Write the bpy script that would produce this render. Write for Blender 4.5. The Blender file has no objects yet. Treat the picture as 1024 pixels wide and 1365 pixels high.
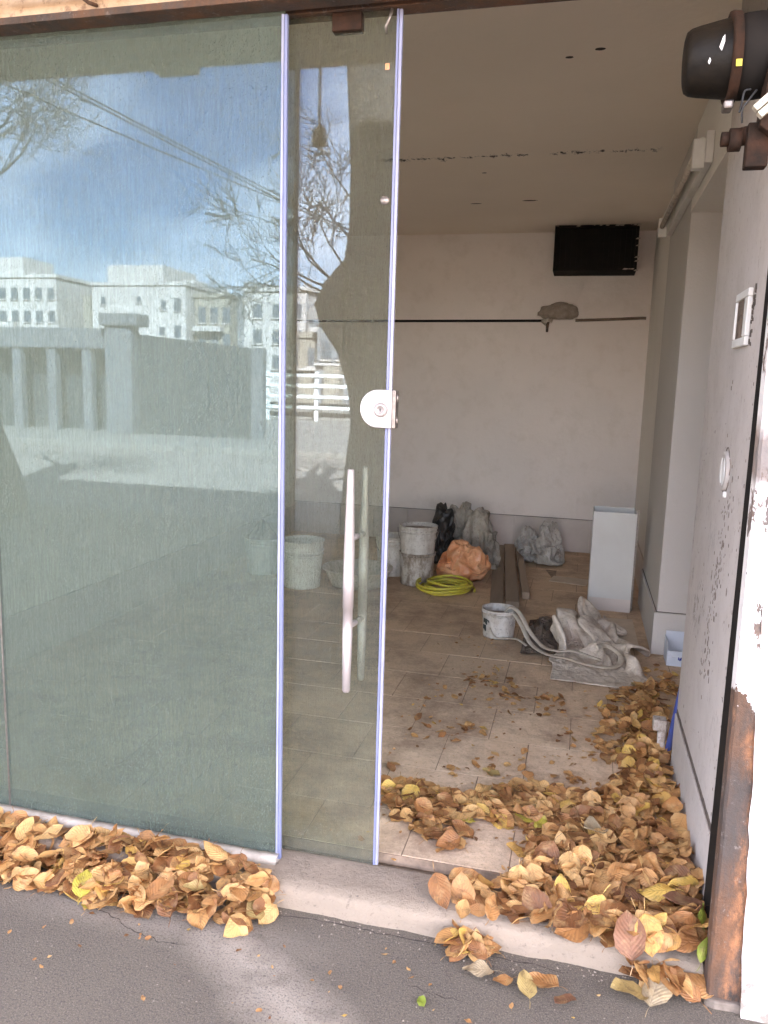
import bpy, bmesh, math, random
from math import sin, cos, pi, radians, atan2, sqrt
from mathutils import Vector, Matrix, noise
import numpy as np
random.seed(7)
sc = bpy.context.scene
C = sc.collection
# ------------------------------------------------------------------ camera
CAM = Vector((0, -2.08, 1.5)); YAW, PIT, ROLL = [radians(v) for v in (13.9, 9.1, 1.65)]
F_ = Vector((-sin(YAW)*cos(PIT), cos(YAW)*cos(PIT), -sin(PIT)))
R0 = F_.cross(Vector((0, 0, 1))).normalized(); U0 = R0.cross(F_)
R_ = R0*cos(ROLL)+U0*sin(ROLL); U_ = -R0*sin(ROLL)+U0*cos(ROLL)
cd = bpy.data.cameras.new('camera'); cam = bpy.data.objects.new('camera', cd); C.objects.link(cam)
cam.matrix_world = Matrix.Translation(CAM) @ Matrix((R_, U_, -F_)).transposed().to_4x4()
cd.sensor_fit = 'VERTICAL'; cd.sensor_height = 36; cd.lens = 1050/1365*36
cd.clip_start = .05; cd.clip_end = 1000
sc.camera = cam
# ------------------------------------------------------------------ sky + sun
SUN_EL, SUN_AZ = radians(36), radians(24)        # azimuth from +Y towards +X: the sun stands behind the shop
w = bpy.data.worlds.new('World'); sc.world = w; w.use_nodes = True
nt = w.node_tree; nt.nodes.clear()
def wn(t, **k):
    n = nt.nodes.new(t)
    for a, b in k.items(): setattr(n, a, b)
    return n
sky = wn('ShaderNodeTexSky', sky_type='NISHITA'); sky.sun_disc = False
sky.sun_elevation = SUN_EL; sky.sun_rotation = SUN_AZ; sky.air_density = 1.0; sky.dust_density = .3; sky.ozone_density = 2.5
tc = wn('ShaderNodeTexCoord'); mp = wn('ShaderNodeMapping'); mp.inputs['Scale'].default_value = (1, 1, 2.2); mp.inputs['Location'].default_value = (1.35, .6, .2)
nt.links.new(tc.outputs['Generated'], mp.inputs[0])
n1 = wn('ShaderNodeTexNoise'); n1.inputs['Scale'].default_value = 1.7; n1.inputs['Detail'].default_value = 9; n1.inputs['Roughness'].default_value = .55; n1.inputs['Distortion'].default_value = .5
nt.links.new(mp.outputs[0], n1.inputs['Vector'])
cr = wn('ShaderNodeValToRGB'); cr.color_ramp.elements[0].position = .43; cr.color_ramp.elements[1].position = .62
nt.links.new(n1.outputs[0], cr.inputs[0])
mx = wn('ShaderNodeMixRGB'); mx.inputs[2].default_value = (9.5, 9.9, 10.4, 1)
ml = wn('ShaderNodeMath', operation='MULTIPLY'); ml.inputs[1].default_value = .8
nt.links.new(cr.outputs[0], ml.inputs[0]); nt.links.new(ml.outputs[0], mx.inputs[0]); hs = wn('ShaderNodeHueSaturation'); hs.inputs['Saturation'].default_value = 1.12; hs.inputs["Value"].default_value = .74; nt.links.new(sky.outputs[0], hs.inputs['Color']); nt.links.new(hs.outputs[0], mx.inputs[1])
bg = wn('ShaderNodeBackground'); bg.inputs[1].default_value = .05
nt.links.new(mx.outputs[0], bg.inputs[0]); wo = wn('ShaderNodeOutputWorld'); nt.links.new(bg.outputs[0], wo.inputs[0])
ld = bpy.data.lights.new('sun', 'SUN'); ld.energy = 5.0; ld.angle = radians(.5); ld.color = (1, .95, .87)
sun = bpy.data.objects.new('sun', ld); C.objects.link(sun)
sd = Vector((sin(SUN_AZ)*cos(SUN_EL), cos(SUN_AZ)*cos(SUN_EL), sin(SUN_EL)))
sun.rotation_euler = sd.to_track_quat('Z', 'Y').to_euler(); sun.location = (4, 6, 12)
sc.view_settings.view_transform = 'Standard'; sc.view_settings.look = 'None'; sc.view_settings.gamma = 1
sc.view_settings.use_curve_mapping = False; sc.view_settings.exposure = 5.15
sc.view_settings.use_white_balance = True; sc.view_settings.white_balance_temperature = 7000; sc.view_settings.white_balance_tint = 22
sc.render.engine = 'CYCLES'
cy = sc.cycles; cy.use_denoising = True; cy.max_bounces = 10; cy.diffuse_bounces = 6; cy.glossy_bounces = 4
cy.transparent_max_bounces = 16; cy.transmission_bounces = 4; cy.caustics_reflective = False; cy.caustics_refractive = False
cy.sample_clamp_indirect = 6

# ------------------------------------------------------------------ materials
class NT:
    def __init__(s, name):
        s.m = bpy.data.materials.new(name); s.m.use_nodes = True; s.t = s.m.node_tree; s.t.nodes.clear()
        s.out = s.t.nodes.new('ShaderNodeOutputMaterial'); s.co = s.t.nodes.new('ShaderNodeTexCoord')
    def n(s, t, ins=None, **k):
        n = s.t.nodes.new(t)
        for a, b in k.items(): setattr(n, a, b)
        for a, b in (ins or {}).items():
            if hasattr(b, 'is_linked') or hasattr(b, 'links'): s.t.links.new(b, n.inputs[a])
            else: n.inputs[a].default_value = b
        return n
    def noise(s, scale, detail=4, rough=.55, stretch=(1, 1, 1), loc=(0, 0, 0), dist=0, uv=False):
        m = s.n('ShaderNodeMapping', {0: s.co.outputs['UV' if uv else 'Object'], 'Scale': stretch, 'Location': loc})
        return s.n('ShaderNodeTexNoise', {'Vector': m.outputs[0], 'Scale': scale, 'Detail': detail, 'Roughness': rough, 'Distortion': dist}).outputs[0]
    def ramp(s, v, a, b, ca=(0, 0, 0, 1), cb=(1, 1, 1, 1)):
        r = s.n('ShaderNodeValToRGB', {0: v}); e = r.color_ramp.elements
        e[0].position = a; e[1].position = b; e[0].color = ca; e[1].color = cb
        return r.outputs[0]
    def math(s, op, a, b=0.5, c=None):
        i = {0: a, 1: b}
        if c is not None: i[2] = c
        return s.n('ShaderNodeMath', i, operation=op).outputs[0]
    def mix(s, f, a, b, mode='MIX'):
        return s.n('ShaderNodeMixRGB', {0: f, 1: a, 2: b}, blend_type=mode).outputs[0]
    def sep(s): return s.n('ShaderNodeSeparateXYZ', {0: s.co.outputs['Object']}).outputs
    def box(s, v, lo, hi, soft=.01):    # 1 inside lo..hi
        a = s.n('ShaderNodeMapRange', {0: v, 1: lo-soft, 2: lo+soft}).outputs[0]
        b = s.n('ShaderNodeMapRange', {0: v, 1: hi-soft, 2: hi+soft, 3: 1.0, 4: 0.0}).outputs[0]
        return s.math('MULTIPLY', a, b)
    def pbr(s, col, rough=.8, metal=0, bump=None, bstr=.3, bdist=.01, **k):
        ins = {'Base Color': col, 'Roughness': rough, 'Metallic': metal}
        if bump is not None:
            ins['Normal'] = s.n('ShaderNodeBump', {'Height': bump, 'Strength': bstr, 'Distance': bdist}).outputs[0]
        ins.update(k)
        p = s.n('ShaderNodeBsdfPrincipled', ins); s.t.links.new(p.outputs[0], s.out.inputs[0]); return p
def c4(c): return (c[0], c[1], c[2], 1)
def simple(name, c1, c2=None, scale=6, rough=.7, metal=0, bump=.0, bscale=60, stretch=(1, 1, 1), lo=.35, hi=.65, bdist=.004, **k):
    t = NT(name)
    col = t.mix(t.ramp(t.noise(scale, 6, .6, stretch), lo, hi), c4(c1), c4(c2 or tuple(x*.8 for x in c1)))
    b = t.noise(bscale, 5, .6, stretch) if bump else None
    t.pbr(col, rough, metal, b, bump, bdist, **k); return t.m

def plaster(name, base, dirt, dmask=(.5, .75), streak=False, skirt=None):
    t = NT(name)
    col = t.mix(t.ramp(t.noise(.9, 5, .6), .35, .7), c4(base), c4(tuple(x*.9 for x in base)))
    col = t.mix(t.math('MULTIPLY', t.ramp(t.noise(7, 8, .7), *dmask), .45), col, c4(dirt))
    col = t.mix(t.math('MULTIPLY', t.ramp(t.noise(60, 3, .7), .66, .74), .35), col, c4(dirt))
    if streak:
        z = t.sep()[2]
        s = t.math('MULTIPLY', t.ramp(t.noise(30, 9, .82, (1, 1, .6)), .53, .57), t.ramp(t.noise(9, 3, .5, (1, 1, .4), (2, 2, 2)), .48, .58))
        zone = t.box(z, .45, 1.15, .25); zone2 = t.ramp(t.noise(3.2, 3, .5), .40, .55)
        col = t.mix(t.math('MULTIPLY', t.math('MULTIPLY', s, zone), t.math('MULTIPLY', zone2, .95)), col, c4((.16, .14, .12)))
        s2 = t.ramp(t.noise(70, 5, .75, (1, 1, .5), (3, 1, 2)), .60, .65)
        col = t.mix(t.math('MULTIPLY', s2, .65), col, c4((.25, .2, .16)))
    t.pbr(col, .85, 0, t.noise(18, 8, .7), .35, .012); return t.m

def crumple(name, c1, c2, rough=.4, vs=14, weave=0, k=.9, trans=0):
    t = NT(name)
    col = t.mix(t.ramp(t.noise(7, 7, .7), .38, .66), c4(c1), c4(c2))
    col = t.mix(t.math('MULTIPLY', t.ramp(t.noise(35, 6, .75), .55, .68), .5), col, c4(tuple(x*.45 for x in c2)))
    def vo(sc_, off):
        wv = t.n('ShaderNodeVectorMath', {0: t.co.outputs['Object'], 1: t.n('ShaderNodeVectorMath', {0: t.n('ShaderNodeTexNoise', {'Vector': t.co.outputs['Object'], 'Scale': sc_*.6, 'Detail': 3.0}).outputs[1], 1: (.12, .12, .12)}, operation='MULTIPLY').outputs[0]}, operation='ADD').outputs[0]
        return t.n('ShaderNodeTexVoronoi', {'Vector': wv, 'Scale': sc_}, feature='F1', distance='EUCLIDEAN').outputs[0]
    h = t.math('ADD', vo(vs, 0), t.math('MULTIPLY', vo(vs*2.3, 1), .5))
    if weave: h = t.math('ADD', h, t.math('MULTIPLY', t.noise(220, 3, .6), .12))
    t.pbr(col, rough, 0, h, k, .035); return t.m
M = {}
M['wall'] = plaster('wall_paint', (.80, .72, .68), (.58, .50, .43), (.5, .78))
M['wall_l'] = plaster('side_wall_paint', (.79, .75, .70), (.58, .53, .47), (.6, .85))
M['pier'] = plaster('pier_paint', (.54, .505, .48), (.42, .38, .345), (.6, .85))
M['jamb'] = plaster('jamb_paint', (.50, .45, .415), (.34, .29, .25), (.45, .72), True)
M['skirt'] = simple('skirting_stone', (.62, .545, .50), (.52, .45, .41), 3, .55, bump=.1)
M['grime'] = simple('groove_grime', (.07, .055, .045), (.14, .11, .09), 40, .9)
# ceiling: paint with a broken joint line and peeled spots
t = NT('ceiling_paint'); X, Y, Z = t.sep()
col = t.mix(t.ramp(t.noise(.8, 5), .3, .7), c4((.86, .77, .67)), c4((.80, .71, .61)))
wob = t.math('MULTIPLY_ADD', t.noise(7, 6, .8, (1, 1, 1)), .06, -.03)
line = t.box(t.math('ADD', Y, wob), 2.728, 2.760, .006)
frag = t.ramp(t.noise(13, 9, .88, (1, .5, 1)), .475, .50)
reg = t.math('MULTIPLY', t.box(X, -1.25, .30, .05), 1.0)
dist_ = t.math('ABSOLUTE', t.math('SUBTRACT', t.math('ADD', Y, wob), 2.744))
wid = t.math('MULTIPLY', t.math('SUBTRACT', t.noise(9, 9, .85, (1, .6, 1)), .495), .5)
m1 = t.math('MULTIPLY', t.math('LESS_THAN', dist_, wid), reg)
col = t.mix(m1, col, c4((.035, .028, .022)))
blot = t.math('MULTIPLY', t.box(Y, 2.68, 2.80, .04), t.ramp(t.noise(20, 5, .8), .5, .65))
col = t.mix(t.math('MULTIPLY', blot, .3), col, c4((.8, .77, .72)))
for hx, hy, rx, ry in ((-.47, 3.87, .055, .016), (-.86, 3.92, .04, .012), (-.03, 1.36, .02, .014), (-.15, 1.42, .016, .012), (-.7, 3.1, .015, .01)):
    e = t.math('ADD', t.math('POWER', t.math('DIVIDE', t.math('SUBTRACT', X, hx), rx), 2.0), t.math('POWER', t.math('DIVIDE', t.math('SUBTRACT', Y, hy), ry), 2.0))
    e = t.math('ADD', e, t.math('MULTIPLY_ADD', t.noise(60, 3, .8), 1.6, -.8))
    col = t.mix(t.math('LESS_THAN', e, 1.0), col, c4((.05, .04, .03)))
t.pbr(col, .9, 0, t.noise(9, 7, .6), .25, .02); M['ceil'] = t.m
# floor tile, dusty
t = NT('dusty_tile'); X, Y, Z = t.sep(); ri = t.n('ShaderNodeObjectInfo').outputs['Random']
wc = t.n('ShaderNodeNewGeometry').outputs[0]
def wnoise(t, scale, d=5, r=.6, st=(1, 1, 1)):
    return t.n('ShaderNodeTexNoise', {'Vector': t.n('ShaderNodeVectorMath', {0: t.n('ShaderNodeNewGeometry').outputs[0], 1: st}, operation='MULTIPLY').outputs[0], 'Scale': scale, 'Detail': d, 'Roughness': r}).outputs[0]
a = t.mix(ri, c4((.60, .42, .275)), c4((.65, .46, .305)))
wy = t.n('ShaderNodeSeparateXYZ', {0: wc}).outputs[1]
dusty = t.math('MULTIPLY', t.n('ShaderNodeMapRange', {0: t.math('ADD', wy, t.math('MULTIPLY', wnoise(t, 2.5), 1.2)), 1: 3.0, 2: 1.1, 3: .1, 4: 1.0}).outputs[0], t.ramp(wnoise(t, 5, 7, .65), .3, .7))  # dust mottling, paler towards the door to paint in the doorway light
a = t.mix(dusty, a, c4((.78, .60, .43)))
a = t.mix(t.math('MULTIPLY', t.ramp(wnoise(t, 2.3, 9, .8), .44, .62), .75), a, c4((.26, .165, .11)))
a = t.mix(t.math('MULTIPLY', t.ramp(wnoise(t, 85, 3, .8), .56, .66), .4), a, c4((.24, .16, .105)))
a = t.mix(t.math('MULTIPLY', t.ramp(wnoise(t, 130, 2, .8), .66, .70), .5), a, c4((.5, .44, .37)))
t.pbr(a, t.math('MULTIPLY_ADD', wnoise(t, 6), .3, .62), 0, wnoise(t, 40, 8, .75), .5, .008); M['tile'] = t.m
M['grout'] = simple('grout_dirt', (.20, .14, .10), (.34, .24, .17), 30, .95)
# concrete of the threshold
t = NT('threshold_concrete'); X, Y, Z = t.sep()
a = t.mix(t.ramp(t.noise(5, 8, .65), .35, .7), c4((.46, .355, .27)), c4((.34, .265, .20)))
nose = t.math('MULTIPLY', t.box(t.math('ADD', Y, t.math('MULTIPLY_ADD', t.noise(12, 5, .7), .06, -.03)), -.2, -.085, .02), 1.0)
a = t.mix(t.math('MULTIPLY', nose, .6), a, c4((.47, .37, .28)))
a = t.mix(t.math('MULTIPLY', t.ramp(t.noise(55, 5, .75), .58, .68), .5), a, c4((.10, .08, .07)))
t.pbr(a, .92, 0, t.noise(45, 9, .8), .9, .02); M['thresh'] = t.m
# ground
t = NT('street_asphalt'); X, Y, Z = t.sep()
a = t.mix(t.ramp(t.noise(1.3, 6, .6), .35, .7), c4((.150, .123, .094)), c4((.118, .097, .075)))
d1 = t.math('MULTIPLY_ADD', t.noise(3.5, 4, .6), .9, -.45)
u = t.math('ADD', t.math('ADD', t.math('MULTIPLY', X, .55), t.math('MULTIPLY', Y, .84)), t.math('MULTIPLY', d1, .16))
light_patch = t.math('MULTIPLY', t.box(u, -.80, -.66, .06), t.box(X, -1.05, -.2, .2))  # soft pool of light on the asphalt, painted into its colour
light_band = t.box(t.math('ADD', Y, t.math('MULTIPLY', d1, .1)), -.34, -.22, .04)
near = t.math('MULTIPLY', light_band, t.box(X, -1.45, -.65, .2))  # weaker painted light along the front of the left heap
a = t.mix(t.math('MULTIPLY', t.math('MAXIMUM', light_patch, t.math('MULTIPLY', near, .45)), t.ramp(t.noise(9, 5, .6), .2, .5)), a, c4((.38, .32, .26)))
a = t.mix(t.math('MULTIPLY', t.ramp(t.noise(260, 3, .75), .52, .64), .55), a, c4((.32, .265, .225)))
a = t.mix(t.math('MULTIPLY', t.ramp(t.noise(150, 4, .75, loc=(5, 5, 0)), .52, .64), .7), a, c4((.055, .047, .042)))
a = t.mix(t.math('MULTIPLY', t.ramp(t.noise(14, 5, .7, loc=(1, 7, 0)), .60, .72), .35), a, c4((.05, .042, .037)))
h = t.noise(170, 5, .75)
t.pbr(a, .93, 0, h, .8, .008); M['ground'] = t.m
M['kerb'] = simple('kerb_concrete', (.20, .185, .165), (.16, .148, .13), 2, .9)
M['kerb_dirty'] = simple('dirty_mortar', (.22, .175, .14), (.13, .10, .08), 35, .95, bump=.8, bscale=60)
M['sill'] = simple('white_sill', (.50, .44, .375), (.30, .25, .205), 30, .8, bump=.5, bscale=70, lo=.45, hi=.75)
# metals
M['steel'] = simple('satin_steel', (.42, .36, .34), (.34, .30, .28), 40, .45, .35, stretch=(1, 1, .05))
M['lockface'] = simple('lock_cover', (.52, .48, .455), (.46, .42, .395), 50, .4, .3)
M['dark_rust'] = simple('dark_rusty_iron', (.014, .009, .006), (.045, .02, .011), 22, .85, 0, bump=.6, bscale=60, **{'Specular IOR Level': .2})
M['steel_dark'] = simple('lock_side', (.3, .26, .23), (.2, .17, .15), 60, .45, .8)
M['seal'] = simple('edge_seal_plastic', (.20, .215, .33), (.15, .17, .30), 6, .4, stretch=(1, 1, .6))
M['sealw'] = simple('edge_seal_white', (.36, .355, .42), (.25, .26, .37), 9, .4, stretch=(1, 1, .6), lo=.4, hi=.6)
M['black'] = simple('black_paint', (.010, .009, .008), (.016, .013, .011), 15, .8, **{'Specular IOR Level': .15})
M['motor'] = simple('worn_black_motor_paint', (.006, .005, .004), (.012, .009, .006), 25, .55, bump=.4, bscale=60, **{'Specular IOR Level': .18})
M['plastic_w'] = simple('white_plastic', (.72, .71, .68), (.62, .60, .56), 8, .45)
M['enamel'] = simple('white_enamel_sheet', (.60, .595, .575), (.53, .52, .50), 2.2, .42, bump=.05, bscale=9)
M['wood'] = simple('dusty_wood', (.36, .265, .19), (.24, .175, .125), 7, .85, bump=.35, bscale=40, stretch=(1, .08, 1))
M['hose'] = simple('yellow_hose', (.62, .52, .05), (.50, .42, .07), 30, .4)
M['orange'] = crumple('orange_bag', (.66, .24, .10), (.76, .40, .22), .32, 11, 0, .25)
M['blackbag'] = crumple('black_bag', (.022, .018, .016), (.04, .034, .03), .33, 16, 0, .3)
M['greycloth'] = crumple('grey_cloth', (.42, .37, .31), (.20, .165, .135), .9, 10, 1, .3)
M['greybag'] = crumple('grey_plastic_bag', (.50, .46, .42), (.24, .21, .19), .33, 16, 0, .3)
M['sack'] = crumple('woven_sack', (.72, .63, .54), (.42, .33, .26), .75, 15, 1, .25)
M['rag'] = crumple('dark_rag', (.22, .16, .12), (.12, .085, .065), .95, 18, 1, .7)
M['strip'] = simple('cloth_strip', (.56, .49, .41), (.42, .35, .28), 25, .85, bump=.5, bscale=150)
M['card'] = simple('dusty_cardboard', (.62, .50, .39), (.50, .40, .30), 8, .9)
M['bluep'] = simple('blue_pole_paint', (.03, .06, .30), (.05, .07, .20), 20, .4)
M['brick_w'] = simple('carton_white', (.66, .70, .78), (.58, .62, .70), 9, .7)
M['blueink'] = simple('blue_print', (.03, .04, .22), (.05, .06, .30), 40, .6)
M['ink'] = simple('black_print', (.03, .035, .03), (.05, .06, .05), 40, .6)
M['bark'] = simple('tree_bark', (.055, .047, .04), (.028, .024, .02), 9, .95, bump=.8, bscale=20, bdist=.03, stretch=(1, 1, .3))
M['cable'] = simple('black_cable', (.02, .02, .02), (.03, .03, .03), 10, .6)
M['terminal'] = simple('cream_terminal', (.58, .54, .44), (.42, .38, .3), 60, .5)
# white-crusted bucket: plastic with plaster spatters
def bucketmat(name, base, dirt, lo, hi):
    t = NT(name)
    a = t.mix(t.ramp(t.noise(18, 7, .7, (1, 1, .5)), lo, hi), c4(base), c4(dirt))
    a = t.mix(t.math('MULTIPLY', t.ramp(t.noise(60, 5, .75), .56, .64), .6), a, c4(tuple(x*.45 for x in dirt)))
    t.pbr(a, .6, 0, t.noise(45, 6, .7), .5, .008); return t.m
M['bucket'] = bucketmat('plaster_bucket', (.62, .57, .52), (.40, .33, .27), .45, .7)
M['bucket2'] = bucketmat('crusted_bucket', (.52, .46, .41), (.24, .18, .14), .42, .58)
M['bucket_clean'] = bucketmat('white_bucket', (.70, .70, .66), (.55, .52, .47), .5, .8)
M['mix'] = simple('dried_plaster', (.36, .30, .25), (.24, .19, .155), 25, .95, bump=.8, bscale=60)
# rusty steel
def rusty(name, k=0.):
    t = NT(name)
    a = t.mix(t.ramp(t.noise(7, 8, .7, (1, 1, .35)), .38, .62), c4((.065, .048, .038)), c4((.16, .075, .038)))
    a = t.mix(t.ramp(t.noise(16, 7, .7, (1, 1, .5), (3, 3, 3)), .60, .74), a, c4((.32, .16, .085)))
    Xc = t.math('ADD', t.sep()[0], t.math('MULTIPLY', t.noise(12, 6, .75), .06))
    a = t.mix(t.math('MULTIPLY', t.n('ShaderNodeMapRange', {0: Xc, 1: .445, 2: .475}).outputs[0], t.ramp(t.noise(25, 7, .75, (1, 1, .4), (4, 0, 0)), .45, .6)), a, c4((.40, .17, .075)))
    a = t.mix(t.math('MULTIPLY', t.ramp(t.noise(10, 8, .75, (1, 1, .3), (6, 6, 0)), .47, .6), .75), a, c4((.075, .062, .055)))
    a = t.mix(t.math('MULTIPLY', t.ramp(t.noise(30, 7, .75, loc=(9, 1, 1)), .60, .64), .5), a, c4((.25, .21, .18)))
    if k:   # plaster smeared over the upper part, broken away in patches
        X, Y, Z = t.sep()
        e = t.math('ADD', Z, t.math('MULTIPLY_ADD', t.noise(13, 6, .65), .30, -.15))
        pm = t.n('ShaderNodeMapRange', {0: e, 1: .795, 2: .80}).outputs[0]
        holes = t.ramp(t.noise(11, 6, .7, (1, 1, .5), (2, 5, 1)), .585, .60)
        rs = t.box(t.math('ADD', Z, t.math('MULTIPLY', t.noise(6, 4, .6), .12)), 1.37, 1.50, .02)
        pm = t.math('MULTIPLY', pm, t.math('SUBTRACT', 1.0, t.math('MAXIMUM', t.math('MULTIPLY', holes, .9), t.math('MULTIPLY', rs, .8))))
        a = t.mix(pm, a, c4((.70, .67, .64)))
    t.pbr(a, .85, .1, t.noise(35, 7, .7), .7, .012); return t.m
M['rust'] = rusty('rusty_steel'); M['rustp'] = rusty('rusty_steel_plastered', 1)
t = NT('outer_plaster'); X, Y, Z = t.sep()
a = t.mix(t.ramp(t.noise(3, 6, .6), .35, .7), c4((.70, .67, .65)), c4((.62, .59, .57)))
e = t.math('ADD', Z, t.math('MULTIPLY_ADD', t.noise(9, 6, .7), .5, -.25))
low = t.n('ShaderNodeMapRange', {0: e, 1: .36, 2: .06}).outputs[0]
a = t.mix(t.math('MULTIPLY', low, t.ramp(t.noise(22, 6, .7), .35, .6)), a, c4((.26, .22, .185)))
rustm = t.math('MULTIPLY', t.n('ShaderNodeMapRange', {0: t.math('ADD', X, t.math('MULTIPLY', t.noise(10, 6, .7), .07)), 1: .475, 2: .445}).outputs[0], t.box(Z, .62, 1.05, .12))
a = t.mix(rustm, a, c4((.38, .17, .05)))
cv = t.n('ShaderNodeTexVoronoi', {'Vector': t.n('ShaderNodeVectorMath', {0: t.co.outputs['Object'], 1: t.n('ShaderNodeTexNoise', {'Scale': 7.0, 'Detail': 4.0, 'Vector': t.co.outputs['Object']}).outputs[1]}).outputs[0], 'Scale': 2.3}, feature='DISTANCE_TO_EDGE').outputs[0]
ck = t.math('MULTIPLY', t.math('LESS_THAN', cv, .008), t.ramp(t.noise(5, 3), .5, .56))
a = t.mix(t.math('MULTIPLY', ck, .7), a, c4((.22, .2, .18)))
t.pbr(a, .9, 0, t.noise(45, 7, .7), .5, .01); M['outer'] = t.m
t = NT('lintel_plaster')
a = t.mix(t.ramp(t.noise(9, 8, .7), .35, .65), c4((.62, .46, .31)), c4((.46, .31, .19)))
a = t.mix(t.math('MULTIPLY', t.ramp(t.noise(28, 7, .75), .55, .65), .7), a, c4((.17, .08, .045)))
t.pbr(a, .9, 0, t.noise(40, 6, .7), .6, .01); M['lintel'] = t.m
# glass: tinted clear pane, sky reflection, dust film in fine vertical streaks (one layer of it on each face)
def glass(name, tint, dust_lo, dust_hi, refl, dcol, bottom=0.0, coat=(1, 1, 1)):
    t = NT(name); X, Y, Z = t.sep()
    tr = t.n('ShaderNodeBsdfTransparent', {0: c4(tint)}).outputs[0]
    s1 = t.noise(150, 4, .75, (1, 1, .07)); s2 = t.noise(420, 3, .7, (1, 1, .16)); s3 = t.noise(2.2, 4, .6)
    v = t.math('ADD', t.math('MULTIPLY', s1, .55), t.math('MULTIPLY', s2, .45))
    v = t.n('ShaderNodeMapRange', {0: v, 1: .36, 2: .66, 3: dust_lo, 4: dust_hi}).outputs[0]
    v = t.math('MULTIPLY', v, t.n('ShaderNodeMapRange', {0: s3, 1: .3, 2: .7, 3: .85, 4: 1.12}).outputs[0])
    fl = t.ramp(t.noise(520, 2, .6, (1, 1, .35), (4, 4, 4)), .655, .70)
    v = t.math('ADD', v, t.math('MULTIPLY', fl, .40))
    if bottom:
        bz = t.n('ShaderNodeMapRange', {0: t.math('ADD', Z, t.math('MULTIPLY_ADD', t.noise(22, 5, .7, (1, 1, .4)), .16, -.08)), 1: .17, 2: .085}).outputs[0]
        v = t.math('ADD', v, t.math('MULTIPLY', bz, bottom))
    df = t.n('ShaderNodeBsdfDiffuse', {0: c4(dcol)}).outputs[0]; tl = t.n('ShaderNodeBsdfTranslucent', {0: c4(dcol)}).outputs[0]
    du = t.n('ShaderNodeMixShader', {0: .35, 1: df, 2: tl}).outputs[0]
    lw = t.n('ShaderNodeLayerWeight', {0: .5}).outputs[1]
    fr = t.math('MULTIPLY_ADD', t.math('POWER', lw, 4.0), .7, refl)
    gl = t.n('ShaderNodeBsdfGlossy', {0: c4(coat), 1: 0.0}, distribution='GGX').outputs[0]
    o = t.n('ShaderNodeMixShader', {0: v, 1: t.n('ShaderNodeMixShader', {0: fr, 1: tr, 2: gl}).outputs[0], 2: du}).outputs[0]
    t.t.links.new(o, t.out.inputs[0]); return t.m
M['glass_fixed'] = glass('dusty_green_glass', (.80, .88, .83), .25, .58, .060, (.185, .215, .178), .10, (.52, .78, 1.0))
M['glass_door'] = glass('door_glass', (.88, .92, .87), .03, .24, .040, (.23, .22, .175), .2, (.62, .80, 1.0))
t = NT('glass_rim'); t.pbr(t.mix(t.noise(9), c4((.05, .11, .09)), c4((.10, .17, .14))), .2); M['rim'] = t.m

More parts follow.
